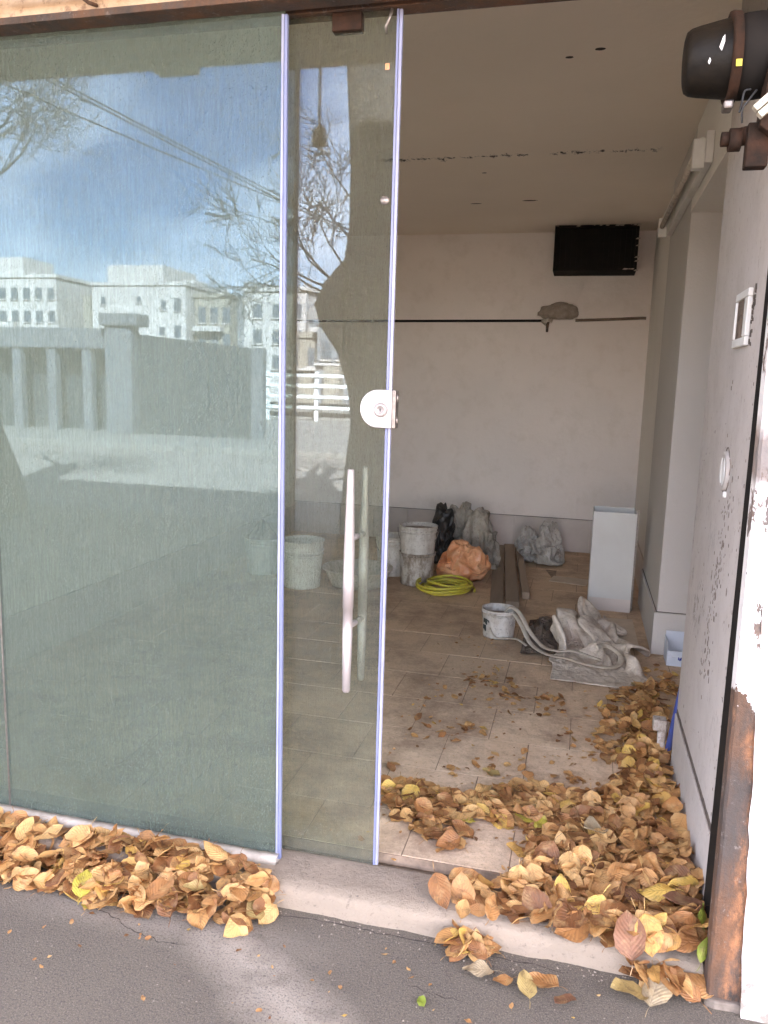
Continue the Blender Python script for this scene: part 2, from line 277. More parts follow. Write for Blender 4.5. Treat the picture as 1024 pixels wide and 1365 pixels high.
# ------------------------------------------------------------------ mesh helpers
class MB:
    def __init__(s): s.v = []; s.f = []; s.sm = []; s.uv = None
    def add(s, vs, fs, smooth=False):
        o = len(s.v); s.v += [tuple(p) for p in vs]
        for f in fs: s.f.append([i+o for i in f]); s.sm.append(smooth)
        return s
    def box(s, x0, x1, y0, y1, z0, z1, mat=None):
        vs = [Vector((x, y, z)) for z in (z0, z1) for y in (y0, y1) for x in (x0, x1)]
        if mat: vs = [mat @ p for p in vs]
        return s.add(vs, [(0, 2, 3, 1), (4, 5, 7, 6), (0, 1, 5, 4), (2, 6, 7, 3), (0, 4, 6, 2), (1, 3, 7, 5)])
    def tube(s, pts, r, n=8, cap=True, closed=False, flat=1.0):
        pts = [Vector(p) for p in pts]; k = len(pts); rr = r if isinstance(r, (list, tuple)) else [r]*k
        vs = []; up = Vector((0, 0, 1)); pn = None
        for i, p in enumerate(pts):
            if closed: d = (pts[(i+1) % k]-pts[i-1])
            else: d = pts[min(i+1, k-1)]-pts[max(i-1, 0)]
            if d.length < 1e-9: d = Vector((0, 0, 1))
            d.normalize()
            if pn is None: a = d.cross(up if abs(d.z) < .9 else Vector((1, 0, 0))).normalized()
            else:
                a = pn-d*pn.dot(d); a = a.normalized() if a.length > 1e-6 else d.cross(Vector((1, 0, 0))).normalized()
            pn = a; b = d.cross(a)
            for j in range(n): vs.append(p+(a*cos(2*pi*j/n)+b*sin(2*pi*j/n)*flat)*rr[i])
        fs = []
        for i in range(k if closed else k-1):
            for j in range(n):
                a0 = i*n+j; a1 = i*n+(j+1) % n; b0 = ((i+1) % k)*n+j; b1 = ((i+1) % k)*n+(j+1) % n
                fs.append((a0, a1, b1, b0))
        s.add(vs, fs, True)
        if cap and not closed:
            o = len(s.v)-len(vs)
            s.f.append([o+j for j in range(n)][::-1]); s.sm.append(False)
            s.f.append([o+(k-1)*n+j for j in range(n)]); s.sm.append(False)
        return s
    def lathe(s, prof, c, n=28, wob=0, mat=None):   # prof: (r, z) list
        vs = []
        for i, (r, z) in enumerate(prof):
            for j in range(n):
                a = 2*pi*j/n; q = 1+wob*noise.noise(Vector((cos(a)*2, sin(a)*2, z*9)))
                p = Vector((r*q*cos(a), r*q*sin(a), z)); p = mat @ p if mat else p
                vs.append(p+Vector(c))
        fs = [(i*n+j, i*n+(j+1) % n, (i+1)*n+(j+1) % n, (i+1)*n+j) for i in range(len(prof)-1) for j in range(n)]
        return s.add(vs, fs, True)
    def prism(s, poly, ax, a0, a1):      # polygon in the plane normal to axis ax
        n = len(poly)
        def P(u, v, w): return {'y': (u, w, v), 'z': (u, v, w), 'x': (w, u, v)}[ax]
        vs = [P(u, v, a0) for u, v in poly]+[P(u, v, a1) for u, v in poly]
        fs = [list(range(n)), list(range(n, 2*n))[::-1]]+[(i, n+i, n+(i+1) % n, (i+1) % n) for i in range(n)]
        return s.add(vs, fs)
    def mesh(s, name):
        me = bpy.data.meshes.new(name); me.from_pydata(s.v, [], s.f); me.update()
        me.polygons.foreach_set('use_smooth', s.sm)
        bm = bmesh.new(); bm.from_mesh(me); bmesh.ops.recalc_face_normals(bm, faces=bm.faces); bm.to_mesh(me); bm.free()
        return me
def tag(o, label=None, cat=None, group=None, kind=None):
    if label: o['label'] = label
    if cat: o['category'] = cat
    if group: o['group'] = group
    if kind: o['kind'] = kind
    return o
def wpos(o):
    p = Vector((0, 0, 0))
    while o: p = p+o.location; o = o.parent
    return p
def obj(name, mb, m, parent=None, bevel=0, org=None, seg=2):
    """mesh object whose vertices were given in world coordinates; org = its own origin"""
    me = mb.mesh(name) if isinstance(mb, MB) else mb
    me.materials.append(m); o = bpy.data.objects.new(name, me); C.objects.link(o)
    if parent is not None: o.parent = parent; o.location = -wpos(parent)
    if bevel:
        b = o.modifiers.new('bevel', 'BEVEL'); b.width = bevel; b.segments = seg; b.limit_method = 'ANGLE'; b.angle_limit = radians(40)
    return o
def thing(name, loc, label, cat, group=None, kind=None):
    o = bpy.data.objects.new(name, None); o.empty_display_size = .1; C.objects.link(o); o.location = loc
    return tag(o, label, cat, group, kind)
def struct(name, mb, m, **k):
    return tag(obj(name, mb, m, **k), kind='structure')
def copy_tree(o, parent=None):
    c = o.copy(); C.objects.link(c); c.parent = parent
    for ch in list(o.children): copy_tree(ch, c)
    return c

# ================================================================== SETTING
XL, XR, YB, ZC, ZF = -2.66, .462, 5.05, 2.83, .08
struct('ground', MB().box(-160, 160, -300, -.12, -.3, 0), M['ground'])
def crack(P, w_):
    pts = []
    for a, b in zip(P, P[1:]):
        n = 14
        for k in range(n): f = k/n; pts.append((a[0]+(b[0]-a[0])*f, a[1]+(b[1]-a[1])*f))
    L_, R2 = [], []
    for i, (x, y) in enumerate(pts):
        x += .010*noise.noise(Vector((i*.35, w_*900, 0))); y += .010*noise.noise(Vector((i*.35, w_*900, 5)))
        q = w_*(.35+abs(noise.noise(Vector((i*.6, 3, 1))))*1.6)*min(1, i/5, (len(pts)-1-i)/5)
        L_.append((x, y+q/2, .0012)); R2.append((x, y-q/2, .0012))
    n = len(pts); return MB().add(L_+R2, [(i, i+1, n+i+1, n+i) for i in range(n-1)])
M['crackdirt'] = simple('crack_dirt', (.05, .04, .033), (.08, .065, .055), 60, 1)
for P, w_ in (([(-1.33, -.275), (-1.22, -.295), (-1.13, -.335), (-1.02, -.36), (-.93, -.355)], .0036), ([(-.36, -.315), (-.27, -.34), (-.18, -.335)], .0030), ([(-.80, -.17), (-.6, -.155), (-.45, -.16), (-.2, -.158), (.1, -.17)], .0045)):
    struct('ground_crack', crack(P, w_), M['crackdirt'])
struct('shop_ground', MB().box(-160, 160, -.119, 60, -.3, -.02), M['grout'])
# threshold with an uneven nosing
mb = MB(); nx = 90
def fr(x, k): return -.125+.010*noise.noise(Vector((x*9, k, 0)))+.007*noise.noise(Vector((x*33, k, 3)))
vs = []; fs = []
for i in range(nx+1):
    x = -2.66+i*(.39+2.66)/nx
    prof = [(fr(x, 9)-.012, -.02), (fr(x, 0)-.006, .012), (fr(x, 1)-.002, .035), (fr(x, 2), .052+.002*noise.noise(Vector((x*20, 0, 5)))), (fr(x, 2)+.010, .060), (-.06, .061), (0, .060), (.05, .060), (.066, .058), (.068, .045), (.092, .045), (.092, -.02)]
    vs += [(x, y, z) for y, z in prof]
m_ = 12
for i in range(nx):
    for j in range(m_-1): fs.append((i*m_+j, (i+1)*m_+j, (i+1)*m_+j+1, i*m_+j+1))
mb.add(vs, fs, True)
struct('threshold', mb, M['thresh'])
# floor bed and tiles, running bond
floor = struct('floor', MB().box(XL, 1.2, .0925, YB, -.02, .0775), M['grout'])
T = .325
def tile_mesh(w_, d_):
    mb = MB(); mb.box(0, w_, 0, d_, -.006, 0); return mb.mesh('tile')
cache = {}; nt_ = 0
ys = [.095, .34]+[.34+T*k for k in range(1, 15)]+[YB]
for r in range(len(ys)-1):
    y0, y1 = ys[r], min(ys[r+1], YB)
    if y1-y0 < .03: continue
    off = -.452 if r % 2 == 0 else -.29
    k0 = math.floor((XL-off)/T); x = off+k0*T
    while x < 1.15:
        xa, xb = max(x, XL+.002), min(x+T, 1.2)
        if xb-xa > .03 and not (xa > .48 and y0 < .9):
            key = (round(xb-xa, 3), round(y1-y0, 3))
            if key not in cache: cache[key] = tile_mesh(key[0]-.0035, key[1]-.0035); cache[key].materials.append(M['tile'])
            o = bpy.data.objects.new('tile', cache[key]); C.objects.link(o); o.parent = floor
            o.location = (xa+.0017, y0+.0017, ZF+random.uniform(-.0012, .0008)); o.rotation_euler = (random.gauss(0, .002), random.gauss(0, .002), random.gauss(0, .002))
            if r == 0: o.location.z += .0006
            nt_ += 1
        x += T
# walls
def skirting(parent, x0, x1, y0, y1, z0=.08, z1=.335, step=.33, axis='x', off=0):
    a0, a1 = (x0, x1) if axis == 'x' else (y0, y1)
    a = a0+off if off else a0
    edges = [a0]+([a] if off else [])
    while a+step < a1-.02: a += step; edges.append(a)
    edges.append(a1)
    for p, q in zip(edges, edges[1:]):
        if q-p < .01: continue
        if axis == 'x': obj('skirting_tile', MB().box(p+.0012, q-.0012, y0, y1, z0, z1), M['skirt'], parent, .0015)
        else: obj('skirting_tile', MB().box(x0, x1, p+.0012, q-.0012, z0, z1), M['skirt'], parent, .0015)
bw = struct('back_wall', MB().box(XL-.2, 1.4, YB, YB+.2, -.02, ZC+.1), M['wall'])
skirting(bw, XL, XR, YB-.012, YB-.0005, .0805, .372, .33, 'x', .14)
obj('skirting_joint', MB().box(XL, XR, YB-.009, YB-.0007, .374, .3775), M['grime'], bw)
lw = struct('left_wall', MB().box(XL-.2, XL, -.0, YB-.001, -.02, ZC+.1), M['wall_l'])
skirting(lw, XL+.0005, XL+.012, .06, YB-.014, .0805, .335, .33, 'y')
ceil = struct('ceiling', MB().box(XL-.2, 1.4, .02, YB+.2, ZC, ZC+.07), M['ceil'])
# right side: far recess, pier, alcove with soffit, near jamb
rw = struct('right_wall', MB().box(.488, 1.4, 3.45, YB-.001, -.02, ZC-.001), M['wall_l'])
skirting(rw, .474, .4875, 3.46, YB-.014, .0805, .335, .33, 'y')
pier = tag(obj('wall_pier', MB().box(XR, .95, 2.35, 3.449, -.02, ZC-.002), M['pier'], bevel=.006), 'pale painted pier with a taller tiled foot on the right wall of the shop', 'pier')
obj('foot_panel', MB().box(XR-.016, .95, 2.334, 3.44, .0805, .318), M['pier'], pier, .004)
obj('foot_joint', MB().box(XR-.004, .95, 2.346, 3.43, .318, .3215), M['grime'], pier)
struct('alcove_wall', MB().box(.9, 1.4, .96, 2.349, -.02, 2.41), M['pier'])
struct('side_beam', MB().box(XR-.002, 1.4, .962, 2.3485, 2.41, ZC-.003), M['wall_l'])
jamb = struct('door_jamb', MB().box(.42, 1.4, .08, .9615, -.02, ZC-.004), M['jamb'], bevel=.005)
obj('base_panel', MB().box(.4135, .4195, .083, .958, .0805, .300), M['jamb'], jamb, .002)
mb = MB(); vs = []; n = 46
for i in range(n+1):
    y = .084+i*(.872)/n; a = .0035*noise.noise(Vector((y*22, 0, 0))); b = .0035*noise.noise(Vector((y*22, 4, 0)))
    vs += [(.4185, y, .3015+a), (.4195, y, .3205+b), (.4203, y, .3205+b), (.4203, y, .3015+a)]
mb.add(vs, [(i*4+j, i*4+(j+1) % 4, i*4+4+(j+1) % 4, i*4+4+j) for i in range(n) for j in range(4)])
obj('base_groove', mb, M['grime'], jamb)
# storey above with the overhang, and the lintel over the shop front
bld = thing('shop_building', (0, 0, 2.9), 'beige overhanging upper storey above the shop opening', 'building')
obj('upper_wall', MB().box(-14, 14, -1.52, 6.5, 2.93, 4.95), M['lintel'], bld)
obj('soffit_box', MB().box(-2.03, -1.83, -1.525, -1.40, 2.900, 2.929), M['lintel'], bld)
obj('parapet', MB().box(-14, 14, -1.50, -1.3, 4.95, 5.15), M['kerb'], bld)
lint = thing('shutter_lintel', (-1.5, 0, 2.45), 'rust edged plastered lintel along the top of the glass front', 'lintel')
obj('plaster_face', MB().box(XL-.6, .39, -.058, .10, 2.468, 2.93), M['lintel'], lint)
obj('steel_edge', MB().box(XL-.6, .388, -.068, .0, 2.448, 2.4665), M['rust'], lint, .002)
obj('inner_rail', MB().box(XL, .388, .03, .085, 2.452, 2.467), M['rust'], lint, .002)
rod = obj('rusty_bar', MB().tube([(-1.62, -.115, 2.502), (-1.355, -.115, 2.499), (-1.10, -.115, 2.500), (-.9, -.112, 2.506)], .0075, 8), M['rust'], lint)
obj('bar_bracket', MB().tube([(-1.355, -.115, 2.499), (-1.352, -.105, 2.487), (-1.335, -.085, 2.474), (-1.325, -.062, 2.476)], .005, 6), M['rust'], lint)
obj('bar_bracket', MB().box(-1.095, -1.06, -.118, -.058, 2.481, 2.492).box(-1.09, -1.07, -.12, -.10, 2.481, 2.505), M['rust'], lint, .002)
struct('facade_left', MB().box(-14, XL-.201, 0, .25, -.02, 2.925), M['outer'])
struct('facade_right', MB().box(1.7, 14, -.05, .25, -.02, 2.925), M['outer'])

# exterior pillar (white plaster, slightly lumpy) + steel channel
mb = MB(); nx, nz = 26, 70; vs = []; fs = []
for k in range(nz+1):
    z = -.02+k*2.945/nz
    for i in range(nx+1):
        xl = .470-.046*min(max(z, 0), .95); x = xl+i*(1.7-xl)/nx
        flare = .02*max(0, 1-z/.12)
        y = -.183-flare+.010*noise.noise(Vector((x*5, z*4, 1)))+.005*noise.noise(Vector((x*17, z*17, 3)))
        xx = x+(.008*noise.noise(Vector((z*11, 1, 1)))+.006*noise.noise(Vector((z*37, 1, 2))) if i == 0 else 0)
        vs.append((xx, y, z))
for k in range(nz):
    for i in range(nx):
        a = k*(nx+1)+i; fs.append((a, a+1, a+nx+2, a+nx+1))
mb.add(vs, fs, True)
n0 = len(vs); mb.box(.482, 1.7, -.17, .078, -.02, 2.92)
pil = tag(obj('plaster_pillar', mb, M['outer']), 'bright white plastered pillar outside the doorway with rust stain', 'pillar')
ch = thing('steel_channel', (.43, -.11, 0), 'rusty steel door channel standing between dark gap and white pillar', 'channel')
mb = MB(); n = 60; vs = []
for i in range(n+1):
    z = -.01+i*2.45/n; q = lambda s: .0022*noise.noise(Vector((z*14, s, 0)))
    ln = -.006*max(z, 0); vs += [(.392+ln+q(1), -.172+q(2), z), (.398+ln+q(1), -.178+q(3), z), (.473+q(4), -.178+q(3), z), (.4775, -.172, z), (.4775, -.125, z), (.392+ln, -.125, z)]
fs = [(i*6+j, i*6+(j+1) % 6, i*6+6+(j+1) % 6, i*6+6+j) for i in range(n) for j in range(6)]
mb.add(vs, fs, False); obj('flange', mb, M['rustp'], ch)
obj('gap_shade', MB().box(.412, .4775, -.124, .076, 0, 2.44), M['black'], ch)  # black filler stands in for the shade inside the gap
mb = MB()
mb.prism([(.388, -.183), (.41, -.192), (.455, -.19), (.50, -.20), (.53, -.185), (.53, -.16), (.388, -.15)], 'z', -.005, .022)
obj('mortar_foot', mb, M['kerb_dirty'], ch, .006)

# ================================================================== GLASS FRONT
def pane(parent, x0, x1, y0, y1, z0, z1, m):
    return obj('pane', MB().box(x0, x1, y0, y1, z0, z1), m, parent)
gp = thing('fixed_glass_panel', (-1.29, 0, .06), 'wide dusty green fixed glass panel reflecting sky and white buildings', 'window')
pane(gp, -1.768, -.817, -.005, .005, .068, 2.47, M['glass_fixed'])
obj('edge_seal', MB().box(-.8165, -.8075, -.0065, .0065, .062, 2.44), M['seal'], gp, .002)
obj('edge_trim', MB().box(-.8235, -.8168, -.0075, -.0052, .062, 2.44), M['sealw'], gp, .0008)
obj('bottom_bead', MB().box(-1.768, -.812, .0052, .012, .060, .078), M['grime'], gp)
gp2 = thing('side_glass_panel', (-2.2, 0, .06), 'second fixed glass panel cut off by the left edge of the view', 'window')
pane(gp2, XL+.002, -1.775, -.005, .005, .068, 2.47, M['glass_fixed'])
obj('joint_bead', MB().box(-1.7745, -1.7685, -.006, .006, .066, 2.46), M['steel_dark'], gp2)
gq = random.Random(9); mb = MB()
for k in range(420):
    near = gq.random() < .6; x = gq.uniform(-1.7, .38); y = (-.14-abs(gq.gauss(0, .03)) if near else gq.uniform(-.62, -.16)) if gq.random() < .8 else gq.uniform(-.11, .05)
    z = .061 if y > -.118 else 0; r = gq.uniform(.0012, .0042)*(1 if near else .8); vs = []
    for q in range(6): a = q*pi/3+gq.random(); vs.append((x+r*cos(a), y+r*sin(a), z+.0005))
    vs.append((x+r*gq.uniform(-.3, .3), y, z+r*gq.uniform(.7, 1.2))); mb.add(vs, [(q, (q+1) % 6, 6) for q in range(6)])
M['grit'] = simple('pale_grit', (.34, .28, .22), (.16, .13, .105), 90, .95)
tag(obj('grit', mb, M['grit']), 'scattered grit and crumbs along the foot of the step', 'grit', kind='stuff')
# white sill strip
mb = MB(); n = 90; vs = []
for i in range(n+1):
    x = XL+i*(-.812-XL)/n; a = .004*noise.noise(Vector((x*14, 0, 0)))+.003*noise.noise(Vector((x*45, 2, 0)))
    vs += [(x, -.038+a, .0605), (x, -.030+a, .077+a*.4), (x, -.0055, .081+a*.5), (x, -.0055, .0605)]
mb.add(vs, [(i*4+j, i*4+(j+1) % 4, i*4+4+(j+1) % 4, i*4+4+j) for i in range(n) for j in range(4)], True)
struct('window_sill', mb, M['sill'])
# sliding door
DX0, DX1, DY = -.845, -.522, .048
dr = thing('sliding_glass_door', (-.68, DY, .06), 'narrow sliding glass door with half round lock and long steel pull handles', 'door')
pane(dr, DX0, DX1, DY-.005, DY+.005, .068, 2.46, M['glass_door'])
obj('edge_seal', MB().box(DX1+.0002, DX1+.0085, DY-.0065, DY+.0065, .068, 2.45), M['sealw'], dr, .002)
obj('edge_trim', MB().box(DX1-.0065, DX1-.0002, DY-.0078, DY-.0053, .068, 2.45), M['seal'], dr, .0008)
# half-round lock
lc = (-.519, 1.437); R = .052
poly = [(lc[0]+.010, lc[1]+R)]+[(lc[0]-.030-(R-.002)*sin(pi*k/24)*1.0+0*.0, lc[1]+R*cos(pi*k/24)) for k in range(25)]+[(lc[0]+.010, lc[1]-R)]
lk = obj('lock', MB().prism(poly, 'y', DY-.020, DY-.0055), M['lockface'], dr, .003)
obj('lock_back', MB().prism(poly, 'y', DY+.0055, DY+.018), M['lockface'], dr, .003)
obj('lock_side', MB().box(lc[0]+.0105, lc[0]+.021, DY-.019, DY+.017, lc[1]-R, lc[1]+R), M['steel_dark'], lk, .002)
ctr = (lc[0]-.020, DY-.020, lc[1]-.003)
Ry = Matrix.Rotation(radians(90), 4, 'X')
obj('cylinder', MB().lathe([(.0195, -.001), (.0195, .004), (.017, .009), (.0095, .010), (.009, .0075), (0.0001, .0075)], ctr, 28, mat=Ry), M['steel'], lk)
obj('keyhole', MB().box(ctr[0]-.0012, ctr[0]+.0012, ctr[1]-.0085, ctr[1]-.0077, ctr[2]-.004, ctr[2]+.004), M['black'], lk)
for k in range(2): obj('hinge_pin', MB().tube([(lc[0]+.0215, DY-.004, lc[1]+(-.042 if k else .018)), (lc[0]+.0215, DY-.004, lc[1]+(-.02 if k else .042))], .0045, 10), M['steel_dark'], lk)
# handles: tapered bars, sleeve bands
def handle(x, y, z0, z1, r, name):
    mb = MB(); prof = []
    zs = [z0, z0+.005, z0+.175, z0+.1755, z0+.25, z0+.2505, z0+.345, z0+.3455, z0+.42, z1-.05, z1-.002, z1]
    rs = [r*.55, r*.72, r*.95, r*.92, r*.92, r*1.0, r*1.02, r*1.0, r*.98, r*.68, r*.60, r*.4]
    mb.tube([(x, y, z) for z in zs], rs, 16); return obj(name, mb, M['steel'], dr)
h1 = handle(-.611, DY-.052, .625, 1.270, .0155, 'outer_handle'); h2 = handle(-.597, DY+.052, .625, 1.270, .0150, 'inner_handle')
for z in (.82, 1.075):
    obj('standoff', MB().tube([(-.611, DY-.052, z), (-.602, DY-.0055, z)], .009, 12), M['steel'], h1)
    obj('standoff', MB().tube([(-.597, DY+.052, z), (-.597, DY+.0055, z)], .009, 12), M['steel'], h2)
obj('top_clamp', MB().box(-.70, -.62, DY-.016, DY+.016, 2.405, 2.45), M['dark_rust'], dr, .003)
obj('hanger_hook', MB().tube([(-.538, DY-.02, 2.445), (-.543, DY-.025, 2.42), (-.553, DY-.02, 2.405), (-.553, DY-.012, 2.39)], .004, 8), M['steel_dark'], dr)
obj('orange_sticker', MB().box(-.556, -.545, DY-.0062, DY-.0052, 2.307, 2.322), M['orange'], dr)
obj('suction_mark', MB().lathe([(.012, 0), (.008, .004), (.0001, .005)], (-.548, DY-.0052, 1.985), 14, mat=Ry), M['steel_dark'], dr)

# ================================================================== ROOM THINGS
def bucket(loc, r, h, m, label, taper=.86, group=None, rim=True, fill=None, handle_a=None, wob=0.01, rings=(.93, .84)):
    b = thing('bucket', loc, label, 'bucket', group)
    rb = r*taper; x, y, z = loc
    pr = [(.001, .004), (rb*.96, .004), (rb, 0), (rb+.002, .01)]
    for k in range(1, 7): f = k/7; pr.append((rb+(r-rb)*f*.94, h*f*.86))
    if rim:
        for q in sorted(rings): pr += [(rb+(r-rb)*q-.001, h*q-.012), (rb+(r-rb)*q+.006, h*q-.008), (rb+(r-rb)*q+.006, h*q-.001), (rb+(r-rb)*q-.001, h*q+.002)]
    pr += [(r, h-.012), (r+.005, h-.009), (r+.006, h), (r-.001, h+.001), (r-.005, h-.02), (rb-.002, h*.3 if not fill else h*fill)]
    obj('body', MB().lathe(pr, loc, 36, wob), m, b)
    if fill: 
        mb = MB(); mb.lathe([(r-.008, h*fill+.006), (r*.6, h*fill-.004), (.001, h*fill+.004)], loc, 24, .05); obj('contents', mb, M['mix'], b)
    else: obj('contents', MB().lathe([(rb-.003, h*.3), (.001, h*.3)], loc, 24), M['mix'], b)
    if handle_a is not None:
        pts = []
        for k in range(17):
            a = pi*k/16; ca = cos(handle_a); sa = sin(handle_a)
            u = (r+.012)*cos(a); v = (r+.014)*sin(a)*.35+.004; dz = h*.90-sin(a)*r*1.15
            pts.append((x+u*ca-v*sa*-1, y+u*sa-v*ca, z+dz))
        obj('wire_handle', MB().tube(pts, .0028, 6), M['steel_dark'], b)
    return b
bucket((-1.107, 3.44, ZF), .128, .235, M['bucket2'], 'lower crusted bucket under another one beside the black bag', .9, fill=.9, wob=.025, rings=(.95,))
bucket((-1.107, 3.445, ZF+.206), .136, .225, M['bucket'], 'upper plaster smeared bucket stacked on another by the orange bag', .86, fill=.86, handle_a=.1)
bucket((-1.34, 3.66, ZF), .13, .30, M['bucket'], 'white bucket half hidden behind the edge of the sliding door', .85, fill=.8, handle_a=.5)
bd = bucket((-1.862, 3.08, ZF), .150, .335, M['bucket_clean'], 'clean white bucket with black print seen through the sliding door', .84, rings=(.72, .80))
for i, (zz, w_) in enumerate(((.222, .05), (.205, .045), (.187, .06), (.170, .05), (.150, .055), (.135, .045))):
    mb = MB(); vs = []; a0 = -2.35-(.055)/.14; n = 8; rr = .1315+.024*(zz/.335)+.0015
    for k in range(n+1):
        a = a0+k/n*w_/.14
        for dz in (0, .008 if i else .014): vs.append((-1.862+rr*cos(a), 3.08+rr*sin(a), ZF+zz+dz+.004*sin(k*2.1+i)*(i > 3)))
    mb.add(vs, [(2*k, 2*k+2, 2*k+3, 2*k+1) for k in range(n)]); obj('printed_line', mb, M['ink'], bd)
be = bucket((-2.28, 3.36, ZF), .135, .27, M['bucket_clean'], 'pale bucket with dark cone on top faint behind the dusty green glass', .85, fill=.9, wob=.02)
obj('dark_cone', MB().lathe([(.115, .262), (.075, .32), (.03, .385), (.001, .405)], (-2.28, 3.36, ZF), 18, .05), M['blackbag'], be)
# shallow basin
bs = thing('basin', (-1.50, 3.25, ZF), 'shallow pale plastic basin on the floor behind the door handles', 'basin')
obj('bowl', MB().lathe([(.001, .006), (.17, .006), (.19, .002), (.215, .06), (.24, .118), (.258, .122), (.257, .130), (.238, .128), (.21, .07), (.18, .016), (.001, .016)], (-1.50, 3.25, ZF), 40, .01), M['bucket'], bs)
# hose coil
hs = thing('hose_coil', (-.865, 3.28, ZF), 'coil of bright yellow hose on the floor in front of bucket', 'hose')
pts = []
N = 46*6
for k in range(N):
    a = 2*pi*k/46; tt = k/N
    r = .165+.03*sin(tt*17+1)+.012*sin(a*1.3+2)
    pts.append((-.865+r*cos(a)*1.02+.015*sin(tt*9), 3.28+r*sin(a)*1.0+.02*cos(tt*7), ZF+.012+.058*tt+.007*sin(a*2+tt*20)))
obj('hose', MB().tube(pts, .0088, 8), M['hose'], hs)
# planks
for i, (x0, y0, x1, y1, w_, lab) in enumerate(((-.475, 3.00, -.665, 4.98, .088, 'left dusty wooden plank lying on floor towards the back wall'), (-.372, 3.03, -.575, 5.0, .090, 'middle dusty wooden plank lying on floor between two others'), (-.300, 3.25, -.487, 4.93, .05, 'narrow right hand wooden batten lying beside two planks'))):
    p0 = Vector((x0, y0, 0)); p1 = Vector((x1, y1, 0)); L = (p1-p0).length; an = atan2(p1.y-p0.y, p1.x-p0.x)
    mt = Matrix.Translation((x0, y0, 0)) @ Matrix.Rotation(an, 4, 'Z')
    o = obj('wooden_plank', MB().box(0, L, -w_/2, w_/2, ZF+.001, ZF+.026+.012*i), M['wood'], None, .003); o.data.transform(mt); tag(o, lab, 'plank', 'planks lying towards the back wall')

# crumpled soft things: cloth settled on the floor by a short simulation, then frozen as plain meshes
def sim_ball(x, y, z, r):
    bm = bmesh.new(); bmesh.ops.create_icosphere(bm, subdivisions=3, radius=r); me = bpy.data.meshes.new('ball'); bm.to_mesh(me); bm.free()
    o = bpy.data.objects.new('ball', me); C.objects.link(o); o.location = (x, y, z); return o
def simulate(me, frames, balls, bend, tens=12, sd=.006):
    fm = bpy.data.meshes.new('sim_floor'); fm.from_pydata([(-3, -3, 0), (3, -3, 0), (3, 3, 0), (-3, 3, 0)], [], [(0, 1, 2, 3)])
    fo = bpy.data.objects.new('sim_floor', fm); C.objects.link(fo); cols_ = [fo]+[sim_ball(*b) for b in balls]
    for c in cols_:
        c.modifiers.new('collision', 'COLLISION'); c.collision.thickness_outer = .004; c.collision.cloth_friction = 20
    o = bpy.data.objects.new('sim_cloth', me); C.objects.link(o); cm = o.modifiers.new('cloth', 'CLOTH'); q = cm.settings
    q.quality = 5; q.mass = .15; q.tension_stiffness = q.compression_stiffness = tens; q.shear_stiffness = tens*.4; q.bending_stiffness = bend; q.air_damping = 1.5
    k = cm.collision_settings; k.use_collision = True; k.collision_quality = 3; k.distance_min = .004; k.use_self_collision = True; k.self_distance_min = sd; k.self_friction = 10; k.friction = 15
    cm.point_cache.frame_end = frames+2; sc.frame_end = frames+2
    for f in range(1, frames+1): sc.frame_set(f)
    e = o.evaluated_get(bpy.context.evaluated_depsgraph_get()); v = [tuple(p.co) for p in e.data.vertices]; fs = [tuple(p.vertices) for p in me.polygons]
    for c in cols_+[o]: bpy.data.objects.remove(c, do_unlink=True)
    sc.frame_set(1); return v, fs
def ico_bag(seed, rx, ry, rz, z0, amp):
    bm = bmesh.new(); bmesh.ops.create_icosphere(bm, subdivisions=5, radius=1)
    for v in bm.verts:
        p = v.co; d = 1+amp*noise.noise(p*1.5+Vector((seed, 0, 0)))+amp*.5*noise.noise(p*4+Vector((0, seed, 0)))
        v.co = Vector((p.x*rx*d, p.y*ry*d, p.z*rz*d+z0))
    me = bpy.data.meshes.new('bag'); bm.to_mesh(me); bm.free(); return me
def sheet(nx, ny, P):
    me = bpy.data.meshes.new('sheet'); me.from_pydata([P(i/nx, j/ny) for j in range(ny+1) for i in range(nx+1)], [], [(j*(nx+1)+i, j*(nx+1)+i+1, (j+1)*(nx+1)+i+1, (j+1)*(nx+1)+i) for j in range(ny) for i in range(nx)]); return me
def sack_start(u, v):
    x0 = -.30; x1 = .28-.26*v; fold = min(1, max(0, (v-.12)/.3)); x = x0+.04+(x1-x0)*u; y = -.45+1.0*v
    z = .04+fold*(.10*sin(u*15+3*noise.noise(Vector((u*2, v*3, 0))))+.08*sin(v*19+u*5)+.07*noise.noise(Vector((u*5, v*5, 3))))
    return (x, y, max(.012, z+.10*fold+.012*noise.noise(Vector((u*9, v*9, 7)))))
def drape_start(u, v):
    return ((u-.5)*.62+.03*noise.noise(Vector((u*9, v*9, 0))), (v-.5)*.75+.03, .50+.05*noise.noise(Vector((u*11, v*11, 4)))+.03*sin(u*28))
SHAPES = {
    'orange': simulate(ico_bag(1.7, .21, .19, .20, .215, .15), 34, [(-.03, 0, .09, .085), (.07, .02, .07, .065), (-.01, .03, .15, .06)], .15),
    'grey': simulate(ico_bag(5.2, .21, .19, .25, .265, .35), 34, [(.02, 0, .10, .09), (.06, 0, .22, .06), (-.06, 0, .07, .06)], .3),
    'black': simulate(ico_bag(9.2, .19, .17, .30, .30, .35), 32, [(0, 0, .20, .07), (0, 0, .08, .08), (-.03, 0, .33, .055)], .3),
    'cloth': simulate(sheet(40, 40, drape_start), 40, [(-.06, .16, .12, .12), (-.10, .16, .33, .11), (.08, .1, .10, .08)], 4, 25),
    'sack': simulate(sheet(50, 62, sack_start), 42, [(-.10, .28, .03, .06), (.02, .10, .02, .05), (-.02, .36, .04, .05)], .25, 12, .005)}
